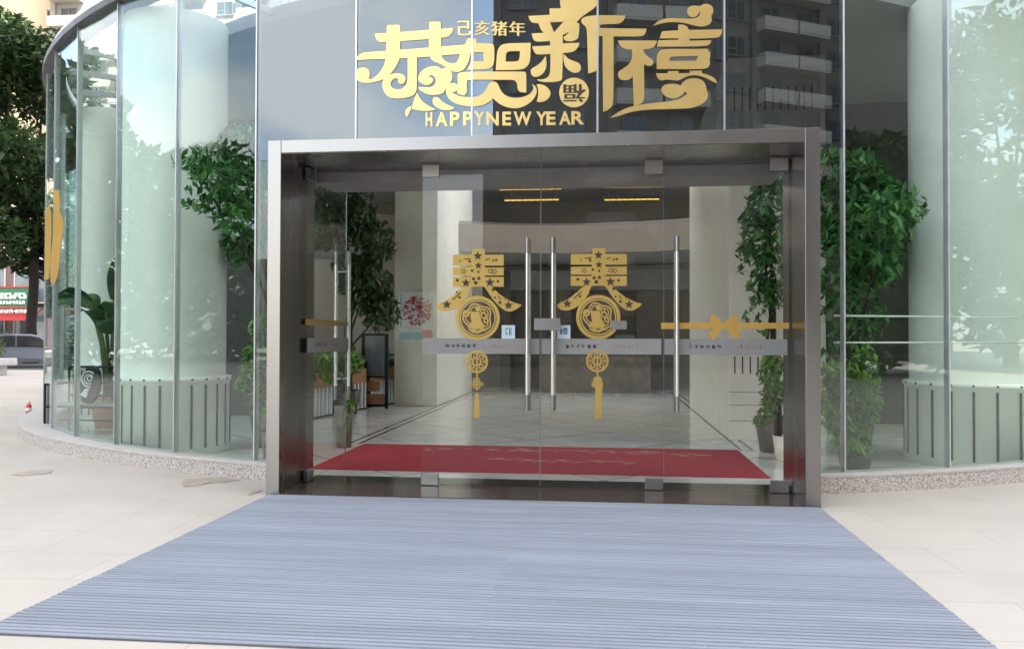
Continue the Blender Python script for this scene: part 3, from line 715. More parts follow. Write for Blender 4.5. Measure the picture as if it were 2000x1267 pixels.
def rect_on_door(name, label, cat, x0, y0, x1, y1, m, Y, th=.004):
    p, q = at(x0, y1, DOORY), at(x1, y0, DOORY); mb = MB()
    mb.box(p.x, q.x, Y-th, Y, p.z, q.z); o = mb.build(name, m, None, bevel=.004 if th > .003 else 0)
    tag(o, label, cat); return o, p, q
FACE = DOORY-.0066
for i, (x0, lab) in enumerate(((980, 'small pale blue square sticker beside the left ornament'), (1088, 'small pale blue square sticker under the grey plate'))):
    o, p, q = rect_on_door('door_sticker', lab, 'sticker', x0, 635, x0+26, 661, 'tag_white', FACE, .003)
    o['group'] = 'small square stickers on the doors'
    mk = MB(); w_, h_ = q.x-p.x, q.z-p.z; rr = random.Random(20+i)
    for (a, b, c_, d) in (((.3, .62, .36, .8), (.3, .72, .5, .78), (.3, .25, .36, .55), (.42, .3, .5, .36), (.56, .25, .62, .8), (.68, .6, .74, .8), (.62, .48, .74, .54), (.68, .25, .74, .45)) if i == 0 else
                          ((.25, .3, .36, .75), (.36, .5, .45, .58), (.48, .3, .56, .78), (.6, .3, .66, .78), (.7, .3, .78, .78), (.48, .68, .78, .78))):
        mk.box(p.x+w_*a, p.x+w_*c_, FACE-.0042, FACE-.0032, p.z+h_*b, p.z+h_*d)
    mk.build('sticker_mark', 'tag_blue', o)
o, p, q = rect_on_door('lock_plate', 'blank grey plate strapped across the right of the two central handles', 'plate', 1045, 622, 1096, 645, 'plate_grey', FACE-.10, .012)
o2, p, q = rect_on_door('blank_sticker', 'blank grey sticker overlapping the edge of the right medallion', 'sticker', 1192, 626, 1224, 643, 'plate_grey', FACE-.008, .003)
# ribbon with bow on the right-hand door
RB = thing('ribbon_bow', 'orange gold ribbon decal with a bow on the right hand door', 'decal', at(1415, 636, DOORY))
to2 = lambda x, y: (lambda p: (p.x, p.z))(at(1270+x/6.897, 600+y/6.897, DOORY)); to3 = lambda u, v, w: (u, FACE-w, v)
sheet([[(145, 208), (1868, 208), (1868, 288), (145, 292)]], to2, to3, .002, 0, 'ribbon', 'gold_ribbon', RB, sm=False)
sheet([[(800, 205), (800, 130), (835, 100), (890, 120), (940, 165), (958, 215), (955, 300), (910, 380), (840, 437), (810, 400), (782, 350), (815, 310), (850, 290), (815, 270)],
       [(960, 240), (1040, 160), (1100, 120), (1150, 95), (1172, 110), (1180, 215), (1180, 280), (1205, 340), (1205, 400), (1160, 425), (1100, 390), (1050, 320), (1000, 290)]], to2, to3, .002, .003, 'bow', 'gold_ribbon', RB)
# ochre sticker on the far left pane
OS = thing('ochre_decal', 'ochre flame shaped decal low on the far left curved pane', 'decal', on_facet(ang(-7)-3, 2, .02))
to2 = lambda x, y: cyl(x/2.535, y/2.535)
sheet([[(265, 945), (290, 940), (295, 990), (290, 1040), (305, 1080), (312, 1120), (300, 1190), (295, 1260), (290, 1340), (275, 1400), (250, 1400), (245, 1300), (262, 1200), (268, 1100), (272, 1030)],
       [(222, 1060), (240, 1015), (250, 1060), (255, 1120), (250, 1250), (240, 1380), (215, 1390), (212, 1250), (208, 1150)]], to2, on_facet, .002, .010, 'decal_shape', 'gold_ribbon', OS, [ang(k) for k in range(-10, -4)])

# ------------------------------------------------------------------ mats
mt = thing('entrance_mat', 'large blue grey ribbed mat laid before the portal', 'mat', (-.6, 5.6, 0))
MX0, MX1, MY0, MY1 = -3.03, 1.82, 3.79, 7.378
b = MB(); b.box(MX0, MX1, MY0, MY1, .001, .009); b.build('backing', 'mat_base', mt)
r1 = MB(); pitch = .046; n = int((MY1-MY0)/pitch); rr = random.Random(2)
for i in range(n):
    y = MY0+.006+i*pitch; xm = -.62 + rr.uniform(-.004, .004)
    for x0, x1 in ((MX0+rr.uniform(-.003, .006), xm), (xm+.0004, MX1+rr.uniform(-.006, .003))):
        h = .0122; segs = 14; vs = []; ph = rr.uniform(0, 6)
        for k in range(segs+1):
            x = x0+(x1-x0)*k/segs; dy = .0016*sin(x*1.3+ph)+rr.uniform(-.0006, .0006); dz = rr.uniform(-.0003, .0003)*(0 < k < segs)
            vs += [(x, y+dy, .009), (x, y+.0015+dy, h+dz), (x, y+.017+dy, h+.0008+dz), (x, y+.0315+dy, h+dz), (x, y+.033+dy, .009)]
        fs = [(k*5+j, (k+1)*5+j, (k+1)*5+j+1, k*5+j+1) for k in range(segs) for j in range(4)]
        r1.add(vs, fs)
r1.build('ribbing', 'mat_blue', mt)
ct = thing('red_carpet', 'red carpet runner with faded gold print just inside the doors', 'carpet', (-.75, 9.8, .013))
b = MB(); b.box(-3.17, 1.69, 8.8, 10.92, .0135, .022); b.build('pile', 'carpet', ct)
pr = MB(); rr = random.Random(11)
for cx_, cy_, s_ in ((-2.0, 10.5, .30), (-1.25, 10.55, .2), (-.75, 10.5, .3), (-.1, 10.5, .25), (.5, 10.5, .2), (1.1, 10.4, .25), (-1.1, 9.75, .25), (-.55, 9.7, .3), (.05, 9.65, .3)):
    for k in range(9):
        x = cx_+rr.uniform(-s_, s_); y = cy_+rr.uniform(-.12, .12); a = rr.uniform(-.5, .5); l = rr.uniform(.05, .14)
        d = Vector((cos(a), sin(a)))*l; nn = Vector((-d.y, d.x)).normalized()*.016
        pr.add([(x-d.x, y-d.y, .0225+k*.00005), (x+nn.x, y+nn.y, .0225+k*.00005), (x+d.x, y+d.y, .0225+k*.00005), (x-nn.x, y-nn.y, .0225+k*.00005)], [(0, 3, 2, 1)])
pr.build('gold_print', 'gold_print', ct)
# cardboard scraps on the pavement
for lab, pts in (('thin brown scrap lying alone on the pale paving at left', [(22, 927), (45, 922), (75, 919), (103, 917), (98, 924), (70, 927), (40, 929)]),
                 ('wide brown scrap lying on the paving by the portal', [(355, 944), (362, 936), (400, 934), (440, 933), (470, 937), (440, 942), (410, 943), (385, 948), (358, 951)]),
                 ('narrow brown strip touching the corner of the mat', [(484, 966), (495, 960), (510, 957), (511, 959), (498, 963), (487, 967)])):
    ps = [ground(*q) for q in pts]; n = len(ps); mb = MB(); rr = random.Random(n)
    mb.add([(q.x, q.y, .005+rr.uniform(0, .004)) for q in ps]+[(q.x, q.y, .002) for q in ps], [tuple(range(n)), tuple(range(2*n-1, n-1, -1))]+[(i, i+n, (i+1) % n+n, (i+1) % n) for i in range(n)])
    tag(mb.build('cardboard_scrap', 'cardboard'), lab, 'cardboard', 'brown scraps on the paving')

# ------------------------------------------------------------------ foliage
def leaves(mb, blobs, n, size, seed, droop=0, asp=.42, shell=.45):
    rr = random.Random(seed); tot = sum(b[3]*b[4]*b[5] for b in blobs)
    for bx_, by_, bz_, rx, ry, rz in blobs:
        for _ in range(max(3, int(n*rx*ry*rz/tot))):
            while True:
                v = Vector((rr.uniform(-1, 1), rr.uniform(-1, 1), rr.uniform(-1, 1)))
                if v.length <= 1 and v.length > rr.random()*shell*1.6: break
            c = Vector((bx_+v.x*rx, by_+v.y*ry, bz_+v.z*rz)); s_ = size*rr.uniform(.6, 1.3)
            d = Vector((rr.gauss(0, 1)+v.x, rr.gauss(0, 1)+v.y, rr.gauss(0, .7)-droop)).normalized()
            u = d.cross(Vector((rr.gauss(0, .4), rr.gauss(0, .4), 1))); u = (u if u.length > 1e-3 else d.orthogonal()).normalized(); w_ = u.cross(d).normalized()*(s_*.12)
            q = u*(s_*asp)
            mb.add([c-d*s_, c-d*s_*.2+q-w_, c+d*s_, c-d*s_*.2-q-w_], [(0, 1, 2), (0, 2, 3)])
def crown_blobs(h, rad_, seed, nb=26, low=.32, top=1.0):
    rr = random.Random(seed); out = []
    for i in range(nb):
        t = rr.random(); z = h*(low+(top-low)*t); prof = sqrt(max(.05, 1-((t-.42)/.62)**2))
        a = rr.uniform(0, 2*pi); r = rad_*prof*sqrt(rr.random())*.95; s_ = rad_*rr.uniform(.20, .36)
        out.append((r*cos(a), r*sin(a), z-s_*.3, s_, s_, s_*.72))
    return out
def tree(label, loc, h, rad_, nleaf, size, seed, m='leaf_tree', low=.32, group='trees around the plaza', lean=0, nb=34, cdx=0):
    t = thing('tree', label, 'tree', loc, group)
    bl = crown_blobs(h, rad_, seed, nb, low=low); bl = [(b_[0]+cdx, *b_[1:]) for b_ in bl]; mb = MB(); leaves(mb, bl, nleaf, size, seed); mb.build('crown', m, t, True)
    tk = MB(); rr = random.Random(seed+1); top = Vector((lean, 0, h*.62)); r0 = h*.016
    pts = [Vector((lean*(i/6)+rr.uniform(-.06, .06)*(i > 0), rr.uniform(-.06, .06)*(i > 0), h*.62*i/6)) for i in range(7)]
    tk.tube(pts, [r0*(1.35 if i == 0 else 1-.11*i) for i in range(7)], 10)
    for b_ in bl[:14]:
        s_ = pts[rr.choice((3, 4, 5))]; e = Vector(b_[:3]); mid = (s_+e)/2 + Vector((0, 0, .05*h*rr.uniform(-.3, .6)))
        tk.tube([s_, mid, e], [r0*.42, r0*.26, r0*.08], 6)
    tk.build('trunk', 'bark', t, True)
    return t
# trees seen straight past the left end of the glass
tree('tall dark leafy tree at the left edge rising behind the parked car', (at(60, 650, 41).x, 41, 0), 19.0, 6.6, 24000, .28, 41, lean=.3, low=.33, cdx=-3.0)
tree('dark tree behind the left end of the glass', (-26, 44, 0), 13, 5.5, 9000, .30, 42)
tree('broad tree beyond the road behind the green billboard', (-52, 52, 0), 12, 6, 7000, .36, 43)
# trees the glass mirrors
T = [((-44, -5, 0), 12.0, 6.2, 51, 'low wide tree left of the plaza nearest the camera side'),
     ((-48, 11, 0), 15.0, 7.0, 52, 'tallest tree left of the plaza mirrored beside the round column'),
     ((-50, 2, 0), 13.0, 6.5, 59, 'middle tree of the row left of the plaza'),
     ((-45, -15, 0), 11.0, 6.0, 57, 'rearmost tree of the row left of the plaza'),
     ((42, 2.5, 0), 17.0, 7.0, 53, 'large tree right of the plaza mirrored in the far right pane'),
     ((-30, 16, 0), 12.0, 5.0, 81, 'tree beside the road nearest the left end of the glass'),
     ((-26.5, 21.5, 0), 11.0, 4.2, 82, 'tree beside the road mirrored at the left rim of the glass'),
     ((25, -5, 0), 9.0, 4.5, 83, 'added low dense tree right of the plaza in front of the pale block'),  # unseen tree added to darken the reflection over the right plants
     ((14, -36, 0), 11.0, 4.2, 54, 'tree in front of the brown tower nearest its left half'),
     ((34, -34, 0), 14.0, 5.0, 55, 'tree in front of the brown tower near its right half'),
     ((48, -30, 0), 12.5, 5.0, 58, 'tree in front of the gap between brown tower and pale block')]
for loc, h, r_, sd, lab in T: tree(lab, loc, h, r_, 9000, .45, sd, low=.10, nb=80)

# ------------------------------------------------------------------ indoor plants
def pot(t, x, y, r, h, m='pot_white'):
    p = MB(); p.lathe((x, y, 0), [(.001, .014), (r*.72, .014), (r, h), (r*.9, h), (r*.88, h-.04), (.001, h-.04)], 28); return p.build('pot', m, t)
def bigplant(name, label, cat, x, y, blobs, n, size, seed, m, stems=3, r=.26, h=.45, potm='pot_white', droop=.9, vines=()):
    t = thing(name, label, cat, (x, y, 0)); pot(t, x, y, r, h, potm)
    mb = MB(); leaves(mb, blobs, n, size, seed, droop); rr = random.Random(seed)
    for vx, vy, z0, z1 in vines:
        k = int((z0-z1)/.055)
        for i in range(k):
            z = z0-(z0-z1)*i/k
            leaves(mb, [(vx+.06*sin(i*.6), vy, z, .06, .06, .04)], 3, size*.8, seed+i, 1.0)
    mb.build('foliage', m, t)
    st = MB()
    for i in range(stems):
        b_ = blobs[i % len(blobs)]; p0 = Vector((x+rr.uniform(-.1, .1), y+rr.uniform(-.1, .1), h-.05)); e = Vector(b_[:3])
        st.tube([p0, Vector((p0.x, p0.y, (p0.z+e.z)/2)), e], [.03, .024, .01], 7)
    st.build('stem', 'bark', t); return t
def B_(px, py, Y, rx, rz, ry=None):
    p = at(px, py, Y); return (p.x, p.y, p.z, rx, ry or rx, rz)
bigplant('weeping_plant', 'tall drooping leafy plant behind the left glass pane beside the portal', 'plant', -4.35, 10.6,
         [B_(470, 290, 10.2, .36, .30), B_(480, 380, 10.2, .36, .42), B_(425, 345, 9.15, .30, .20), B_(380, 320, 9.1, .24, .12), B_(365, 385, 9.1, .10, .14), B_(470, 470, 10.2, .30, .35), B_(560, 420, 10.6, .45, .5),
          B_(410, 395, 9.15, .18, .16), B_(455, 420, 9.3, .26, .26), B_(400, 300, 9.1, .16, .10)],
         3000, .075, 61, 'leaf_indoor', 4)
bigplant('weeping_plant', 'leafy plant coloured as in shade inside the lobby left of the beige pillar', 'plant', -4.75, 15.2,
         [B_(700, 420, 15, .35, .5), B_(735, 470, 15, .4, .4), B_(715, 560, 15, .5, .5), B_(745, 610, 15, .4, .4), B_(690, 520, 15, .4, .5), B_(640, 430, 15, .6, .6)], 2300, .10, 62, 'leaf_tree', 5)  # dark outdoor leaf colour puts the lobby's shade into this plant
bigplant('weeping_plant', 'tall plant with hanging leaf mass right of the portal behind the glass', 'plant', 3.05, 10.75,
         [B_(1690, 400, 10.5, .5, .40), B_(1740, 420, 9.5, .30, .28), B_(1660, 340, 10.5, .42, .26), B_(1700, 510, 10.5, .38, .34), B_(1640, 420, 10.5, .4, .5), B_(1735, 500, 9.5, .16, .35), B_(1640, 560, 10.5, .28, .32), B_(1765, 405, 9.5, .22, .24), B_(1670, 460, 10.3, .45, .5), B_(1620, 330, 10.4, .3, .3)],
         2600, .085, 63, 'leaf_indoor', 4, vines=[(*at(1770, 450, 10.4)[:2], 2.9, 2.45), (*at(1745, 520, 10.4)[:2], 2.6, 2.0), (*at(1620, 600, 10.4)[:2], 2.2, 1.2), (*at(1680, 600, 10.2)[:2], 2.3, 1.1), (*at(1715, 560, 10.2)[:2], 2.4, 1.45), (*at(1650, 600, 10.0)[:2], 2.3, .9), (*at(1700, 700, 10.2)[:2], 1.7, .8)])
bigplant('weeping_plant', 'hanging leafy plant against the right pillar seen through the ribbon door', 'plant', 2.15, 10.9,
         [B_(1500, 400, 10.7, .26, .32), B_(1490, 470, 10.7, .30, .36), B_(1515, 540, 10.7, .22, .4), B_(1465, 430, 10.7, .16, .14), B_(1510, 350, 10.7, .2, .2), B_(1480, 560, 10.7, .14, .25)],
         1000, .080, 64, 'leaf_indoor', 3, vines=[(*at(1465, 560, 10.6)[:2], 2.1, 1.55), (*at(1490, 600, 10.6)[:2], 2.1, 1.45), (*at(1440, 500, 10.6)[:2], 2.5, 2.2)])
bigplant('bushy_plant', 'bright green bushy plant low behind the glass right of the portal', 'plant', 2.72, 9.5,
         [B_(1660, 760, 9.4, .30, .26), B_(1640, 730, 9.3, .22, .18), B_(1690, 790, 9.4, .18, .24), B_(1665, 840, 9.4, .20, .2), B_(1630, 800, 9.3, .2, .26), B_(1660, 870, 9.3, .2, .14), B_(1690, 700, 9.5, .14, .16)], 1400, .060, 65, 'leaf_bright', 3, r=.2, h=.28)
bigplant('bushy_plant', 'trailing green plant in a pale pot at the right end of the red carpet', 'plant', 2.1, 10.15,
         [B_(1508, 770, 10.1, .15, .28), B_(1500, 730, 10.1, .14, .2), B_(1492, 815, 10.1, .13, .12), B_(1518, 700, 10.1, .14, .2)], 420, .060, 66, 'leaf_bright', 2, r=.13, h=.30, potm='pillar', vines=[(*at(1497, 800, 10.1)[:2], .9, .45)])
bigplant('bushy_plant', 'bright trailing plant behind the pane left of the portal', 'plant', -3.75, 9.3,
         [B_(500, 700, 9.2, .16, .22), B_(485, 740, 9.2, .14, .18), B_(508, 780, 9.2, .14, .2), B_(505, 640, 9.2, .12, .14)], 420, .060, 67, 'leaf_bright', 2, r=.17, h=.36)
bigplant('bushy_plant', 'trailing plant in a white planter beside the open door', 'plant', -3.35, 10.6,
         [B_(690, 705, 10.6, .14, .14), B_(682, 790, 10.5, .07, .18), B_(640, 705, 10.6, .22, .16), B_(655, 730, 10.6, .2, .14), B_(680, 835, 10.5, .05, .1)], 480, .055, 68, 'leaf_bright', 2, r=.13, h=.55, potm='desk')
# strelitzia behind the left panes
def blade(mb, p0, d, L, wd, droop, twist):
    d = Vector(d).normalized(); side = d.cross(Vector((0, 0, 1))).normalized(); side = (side*cos(twist)+Vector((0, 0, 1))*sin(twist)).normalized(); vs = []; n = 9
    for i in range(n+1):
        t = i/n; c = Vector(p0) + d*(L*t) - Vector((0, 0, droop*L*t*t)); w_ = wd*sin(pi*min(1, .08+.92*t)**.8)*(1 if t < 1 else 0)
        vs += [c-side*w_+Vector((0, 0, w_*.25)), c, c+side*w_+Vector((0, 0, w_*.25))]
    mb.add(vs, [(i*3+j, i*3+j+1, (i+1)*3+j+1, (i+1)*3+j) for i in range(n) for j in range(2)], True)
pc = ground(192, 838)
x, y = -7.72, 12.45
ST = thing('banana_plant', 'broad leaved banana plant in a pot behind the left panes', 'plant', (x, y, 0))
x, y = -7.72, 12.45; pot(ST, x, y, .3, .5, 'pot_clay'); rr = random.Random(9); lf = MB(); sm = MB()
for i in range(17):
    a = 2*pi*i/17+rr.uniform(-.2, .2); el = rr.uniform(.5, 1.2); hh = rr.uniform(1.0, 1.75)
    e = Vector((x+.28*cos(a), y+.28*sin(a), .45+hh)); sm.tube([(x+.05*cos(a), y+.05*sin(a), .44), (x+.14*cos(a), y+.14*sin(a), .45+hh*.6), e], [.026, .02, .012], 6)
    blade(lf, e, (cos(a)*cos(el), sin(a)*cos(el), sin(el)), rr.uniform(.6, .95), rr.uniform(.14, .21), rr.uniform(.4, 1.1), rr.uniform(-.5, .5))
e = Vector((x+.1, y-.1, 2.0)); sm.tube([(x, y, .44), (x+.04, y-.04, 1.3), e], [.026, .02, .012], 6); blade(lf, e, (.15, -.1, 1), .85, .13, .1, .2)
lf.build('leaf', 'leaf_palm', ST); sm.build('stem', 'stem', ST)

# ------------------------------------------------------------------ furniture in the left bay
q = ground(165, 850); TB = thing('metal_bench', 'black metal framed bench with a glass seat behind the left panes', 'bench', (q.x, q.y, 0))
bx0, by0 = q.x-.55, q.y-.1; fr = MB()
def barbox(mb, p, q_, t=.018): mb.bar(p, q_, t, n=6)
for dx in (0, 1.25):
    for dy in (0, .55):
        barbox(fr, (bx0+dx, by0+dy, .014), (bx0+dx, by0+dy, .98 if dy else .74))
    barbox(fr, (bx0+dx, by0, .74), (bx0+dx, by0+.55, .74))
for z in (.98, .74, .55): barbox(fr, (bx0, by0+.55, z), (bx0+1.25, by0+.55, z))
for dy in (0, .55): barbox(fr, (bx0, by0+dy, .42), (bx0+1.25, by0+dy, .42))
barbox(fr, (bx0, by0+.28, .20), (bx0+1.25, by0+.28, .20), .012)
for i in range(1, 9): barbox(fr, (bx0+i*.139, by0+.55, .45), (bx0+i*.139, by0+.55, .97), .009)
fr.build('frame', 'black_metal', TB); st = MB(); st.box(bx0+.02, bx0+1.23, by0+.02, by0+.53, .43, .46); st.build('seat', 'vase_grey', TB, bevel=.006)
dc = Vector((bx0+.66, by0+.10, .46+.27)); DR = thing('round_plaque', 'round black plaque with white swirl leaning on the bench', 'plaque', (dc.x, dc.y, .46))
d_ = MB(); d_.bar((dc.x, dc.y, dc.z), (dc.x-.02, dc.y-.035, dc.z+.006), .27, n=40); d_.build('disc', 'black_metal', DR)
rg = MB(); R_ = lambda cx, cz, r, t: rg.tube([(dc.x+cx-.022+r*cos(a), dc.y-.045, dc.z+cz+r*sin(a)) for a in [2*pi*i/20 for i in range(21)]], t, 5)
R_(0, .09, .11, .012); R_(0, .09, .07, .010); R_(.01, .10, .035, .010); R_(0, -.10, .045, .012)
rg.add([(dc.x-.16, dc.y-.043, dc.z-.14), (dc.x, dc.y-.043, dc.z-.21), (dc.x+.19, dc.y-.043, dc.z-.06), (dc.x+.05, dc.y-.043, dc.z-.04), (dc.x-.08, dc.y-.043, dc.z-.05)], [(0, 1, 2, 3, 4)])
rg.build('swirl', 'white_paint', DR)

# ------------------------------------------------------------------ lobby furniture
def planter_fence(x, y, a, label, first=None):
    t = thing('planter_fence', label, 'planter', (x, y, .013), 'slatted planters along the left of the lobby', a)
    b = MB(); b.box(-.55, .55, -.16, .16, .52, .80); b.build('trough', 'wood_orange', t, True, .008)
    s_ = MB()
    for i in range(8): s_.box(-.52+i*.143, -.47+i*.143, -.165, -.125, .03, .52)
    s_.build('slats', 'white_paint', t, True)
    f = MB(); f.box(-.60, -.555, -.15, .15, 0, .95); f.box(.555, .60, -.15, .15, 0, .95); f.box(-.555, .555, -.14, .14, .0, .03); f.build('frame', 'black_metal', t, True)
    l = MB(); leaves(l, [(-.3, 0, .95, .28, .2, .2), (.1, 0, 1.02, .3, .2, .24), (.38, 0, .93, .2, .18, .2), (.0, -.15, .8, .4, .08, .1)], 260, .075, int(x*100) % 97, .4); l.build('foliage', 'leaf_indoor', t, True)
    return t
planter_fence(-5.15, 14.3, rad(80), 'slatted orange planter nearest the open glass door')
planter_fence(-4.95, 15.75, rad(78), 'slatted orange planter between two others left of the pillar')
planter_fence(-4.72, 17.2, rad(75), 'slatted orange planter closest to the beige pillar')
SS = thing('sign_stand', 'black framed display stand among the slatted planters', 'stand', (-4.55, 16.4, .013)); f = MB()
x, y = -4.55, 16.4
for dx in (-.24, .24): f.box(x+dx-.03, x+dx+.03, y-.03, y+.03, .013, 1.5)
for z in (.05, .62, 1.46): f.box(x-.205, x+.205, y-.025, y+.025, z, z+.045)
f.build('frame', 'black_metal', SS); f = MB(); f.box(x-.2, x+.2, y-.015, y+.015, .67, 1.455); f.build('board', 'screen', SS)
f = MB(); f.box(x-.2, x+.2, y-.015, y+.015, .1, .30); f.box(x-.17, x+.1, y-.018, y-.0155, .35, .55); f.build('leaflet', 'wood_orange', SS)
# poster hung on the beige pillar
a, b = at(778, 665, 17), at(850, 570, 17); PO = thing('flower_poster', 'white poster of a red flower burst hanging on the beige pillar', 'poster', (a.x, 16.95, a.z))
f = MB(); f.box(a.x, b.x, 16.955, 16.99, a.z, b.z); f.build('panel', 'poster_white', PO)
f = MB(); f.box(a.x+.02, b.x-.02, 16.952, 16.9545, a.z+.02, a.z+.17); f.box(a.x+.05, a.x+.08, 16.952, 16.9545, a.z+.27, b.z-.05); f.build('lower_print', 'poster_teal', PO)
fl1, fl2 = MB(), MB(); rr = random.Random(4); cx_, cz_ = (a.x+b.x)/2+.02, a.z+.62
for i in range(240):
    an = rr.uniform(0, 2*pi); rd_ = .30*sqrt(rr.random()); x, z = cx_+rd_*cos(an), cz_+rd_*sin(an); l = rr.uniform(.02, .05); w_ = l*.4
    t_ = an+rr.uniform(-.5, .5); u = Vector((cos(t_), 0, sin(t_))); v = Vector((-sin(t_), 0, cos(t_))); c = Vector((x, 16.9515-i*.00001, z))
    (fl1 if rr.random() < .7 else fl2).add([c-u*l, c+v*w_, c+u*l, c-v*w_], [(0, 1, 2, 3)])
fl2.add([(b.x-.25, 16.951, a.z+.06), (b.x-.06, 16.951, a.z+.06), (b.x-.06, 16.951, a.z+.22), (b.x-.25, 16.951, a.z+.22)], [(0, 1, 2, 3)])
fl1.build('flower_print', 'petal', PO); fl2.build('flower_print', 'petal_pink', PO)
# reception
RD = thing('reception_desk', 'dark reception desk along the rear of the lobby', 'desk', (-.2, 22, .013))
f = MB(); f.box(-1.6, 1.2, 21.9, 22.5, .013, 1.0); f.build('body', 'desk', RD); f = MB(); f.box(-1.68, 1.28, 21.8, 22.6, 1.0, 1.05); f.build('counter', 'granite_black', RD, bevel=.008)
MO = thing('monitor', 'grey monitor standing on the dark reception desk', 'monitor', (.55, 22.2, 1.05)); f = MB(); f.box(.28, .82, 22.18, 22.22, 1.17, 1.5); f.build('screen', 'screen', MO, bevel=.01)
f = MB(); f.box(.45, .65, 22.1, 22.3, 1.051, 1.07); f.box(.53, .57, 22.19, 22.21, 1.07, 1.17); f.build('foot', 'black_metal', MO)
VS = []
for i, (px, lab, m_) in enumerate(((1090, 'tall grey floor vase left of the white bag', 'vase_grey'), (1215, 'tall grey floor vase right of the white bag', 'vase_grey'))):
    p = ground(px, 758); t = MB(); t.lathe((p.x, p.y, .013), [(.001, 0), (.20, 0), (.24, .3), (.2, .75), (.17, .9), (.15, .9), (.001, .85)], 24); tag(t.build('floor_vase', m_), lab, 'vase', 'grey floor vases in the lobby')
p = ground(1132, 757); WB = thing('white_bag', 'white carrier bag standing on a low dark stool', 'bag', (p.x, p.y, .46))
SX = thing('low_stool', 'low dark stool under the white carrier bag', 'stool', (p.x, p.y, .013)); f = MB(); f.box(p.x-.3, p.x+.3, p.y-.2, p.y+.2, .41, .455); f.build('seat', 'desk', SX)
for dx in (-.27, .27):
    for dy in (-.17, .17): f = MB(); f.box(p.x+dx-.02, p.x+dx+.02, p.y+dy-.02, p.y+dy+.02, .013, .41); f.build('leg', 'black_metal', SX)
f = MB(); f.add([(p.x-.24, p.y-.1, .457), (p.x+.24, p.y-.1, .457), (p.x+.24, p.y+.1, .457), (p.x-.24, p.y+.1, .457), (p.x-.26, p.y-.03, .83), (p.x+.26, p.y-.05, .86), (p.x+.25, p.y+.03, .84), (p.x-.25, p.y+.04, .85)],
                [(0, 1, 5, 4), (1, 2, 6, 5), (2, 3, 7, 6), (3, 0, 4, 7), (0, 3, 2, 1), (4, 5, 6, 7)]); f.build('body', 'white_paint', WB)
f = MB(); f.tube([(p.x-.1, p.y-.03, .84), (p.x-.07, p.y-.03, .97), (p.x+.07, p.y-.03, .97), (p.x+.1, p.y-.03, .85)], .008, 6); f.build('handle', 'black_metal', WB)
# strip lamps under the gallery ceiling
for i, (x0, x1, py, lab) in enumerate(((975, 1097, 372, 'upper of the two glowing strip lamps left of centre'), (985, 1092, 393, 'lower of the two glowing strip lamps left of centre'),
                                     (1180, 1296, 368, 'upper of the two glowing strip lamps right of centre'), (1180, 1288, 392, 'lower of the two glowing strip lamps right of centre'))):
    p, q = at(x0, py, 21.0), at(x1, py, 21.0); t = thing('strip_lamp', lab, 'lamp', (p.x, 21, p.z), 'strip lamps over the gallery')
    f = MB(); f.box(p.x, q.x, 20.95, 21.05, p.z+.03, p.z+.10); f.build('housing', 'black_metal', t)
    for xx in (p.x+.15, q.x-.15): f = MB(); f.bar((xx, 21, p.z+.10), (xx, 21, RIM-.025), .008, n=6); f.build('hanger', 'black_metal', t)
    f = MB(); k = 9
    for j in range(k):
        xa = p.x+(q.x-p.x)*(j+.06)/k; xb = p.x+(q.x-p.x)*(j+.94)/k; f.box(xa, xb, 20.985, 21.015, p.z+.006, p.z+.029)
    f.build('tube', 'lamp_warm', t)

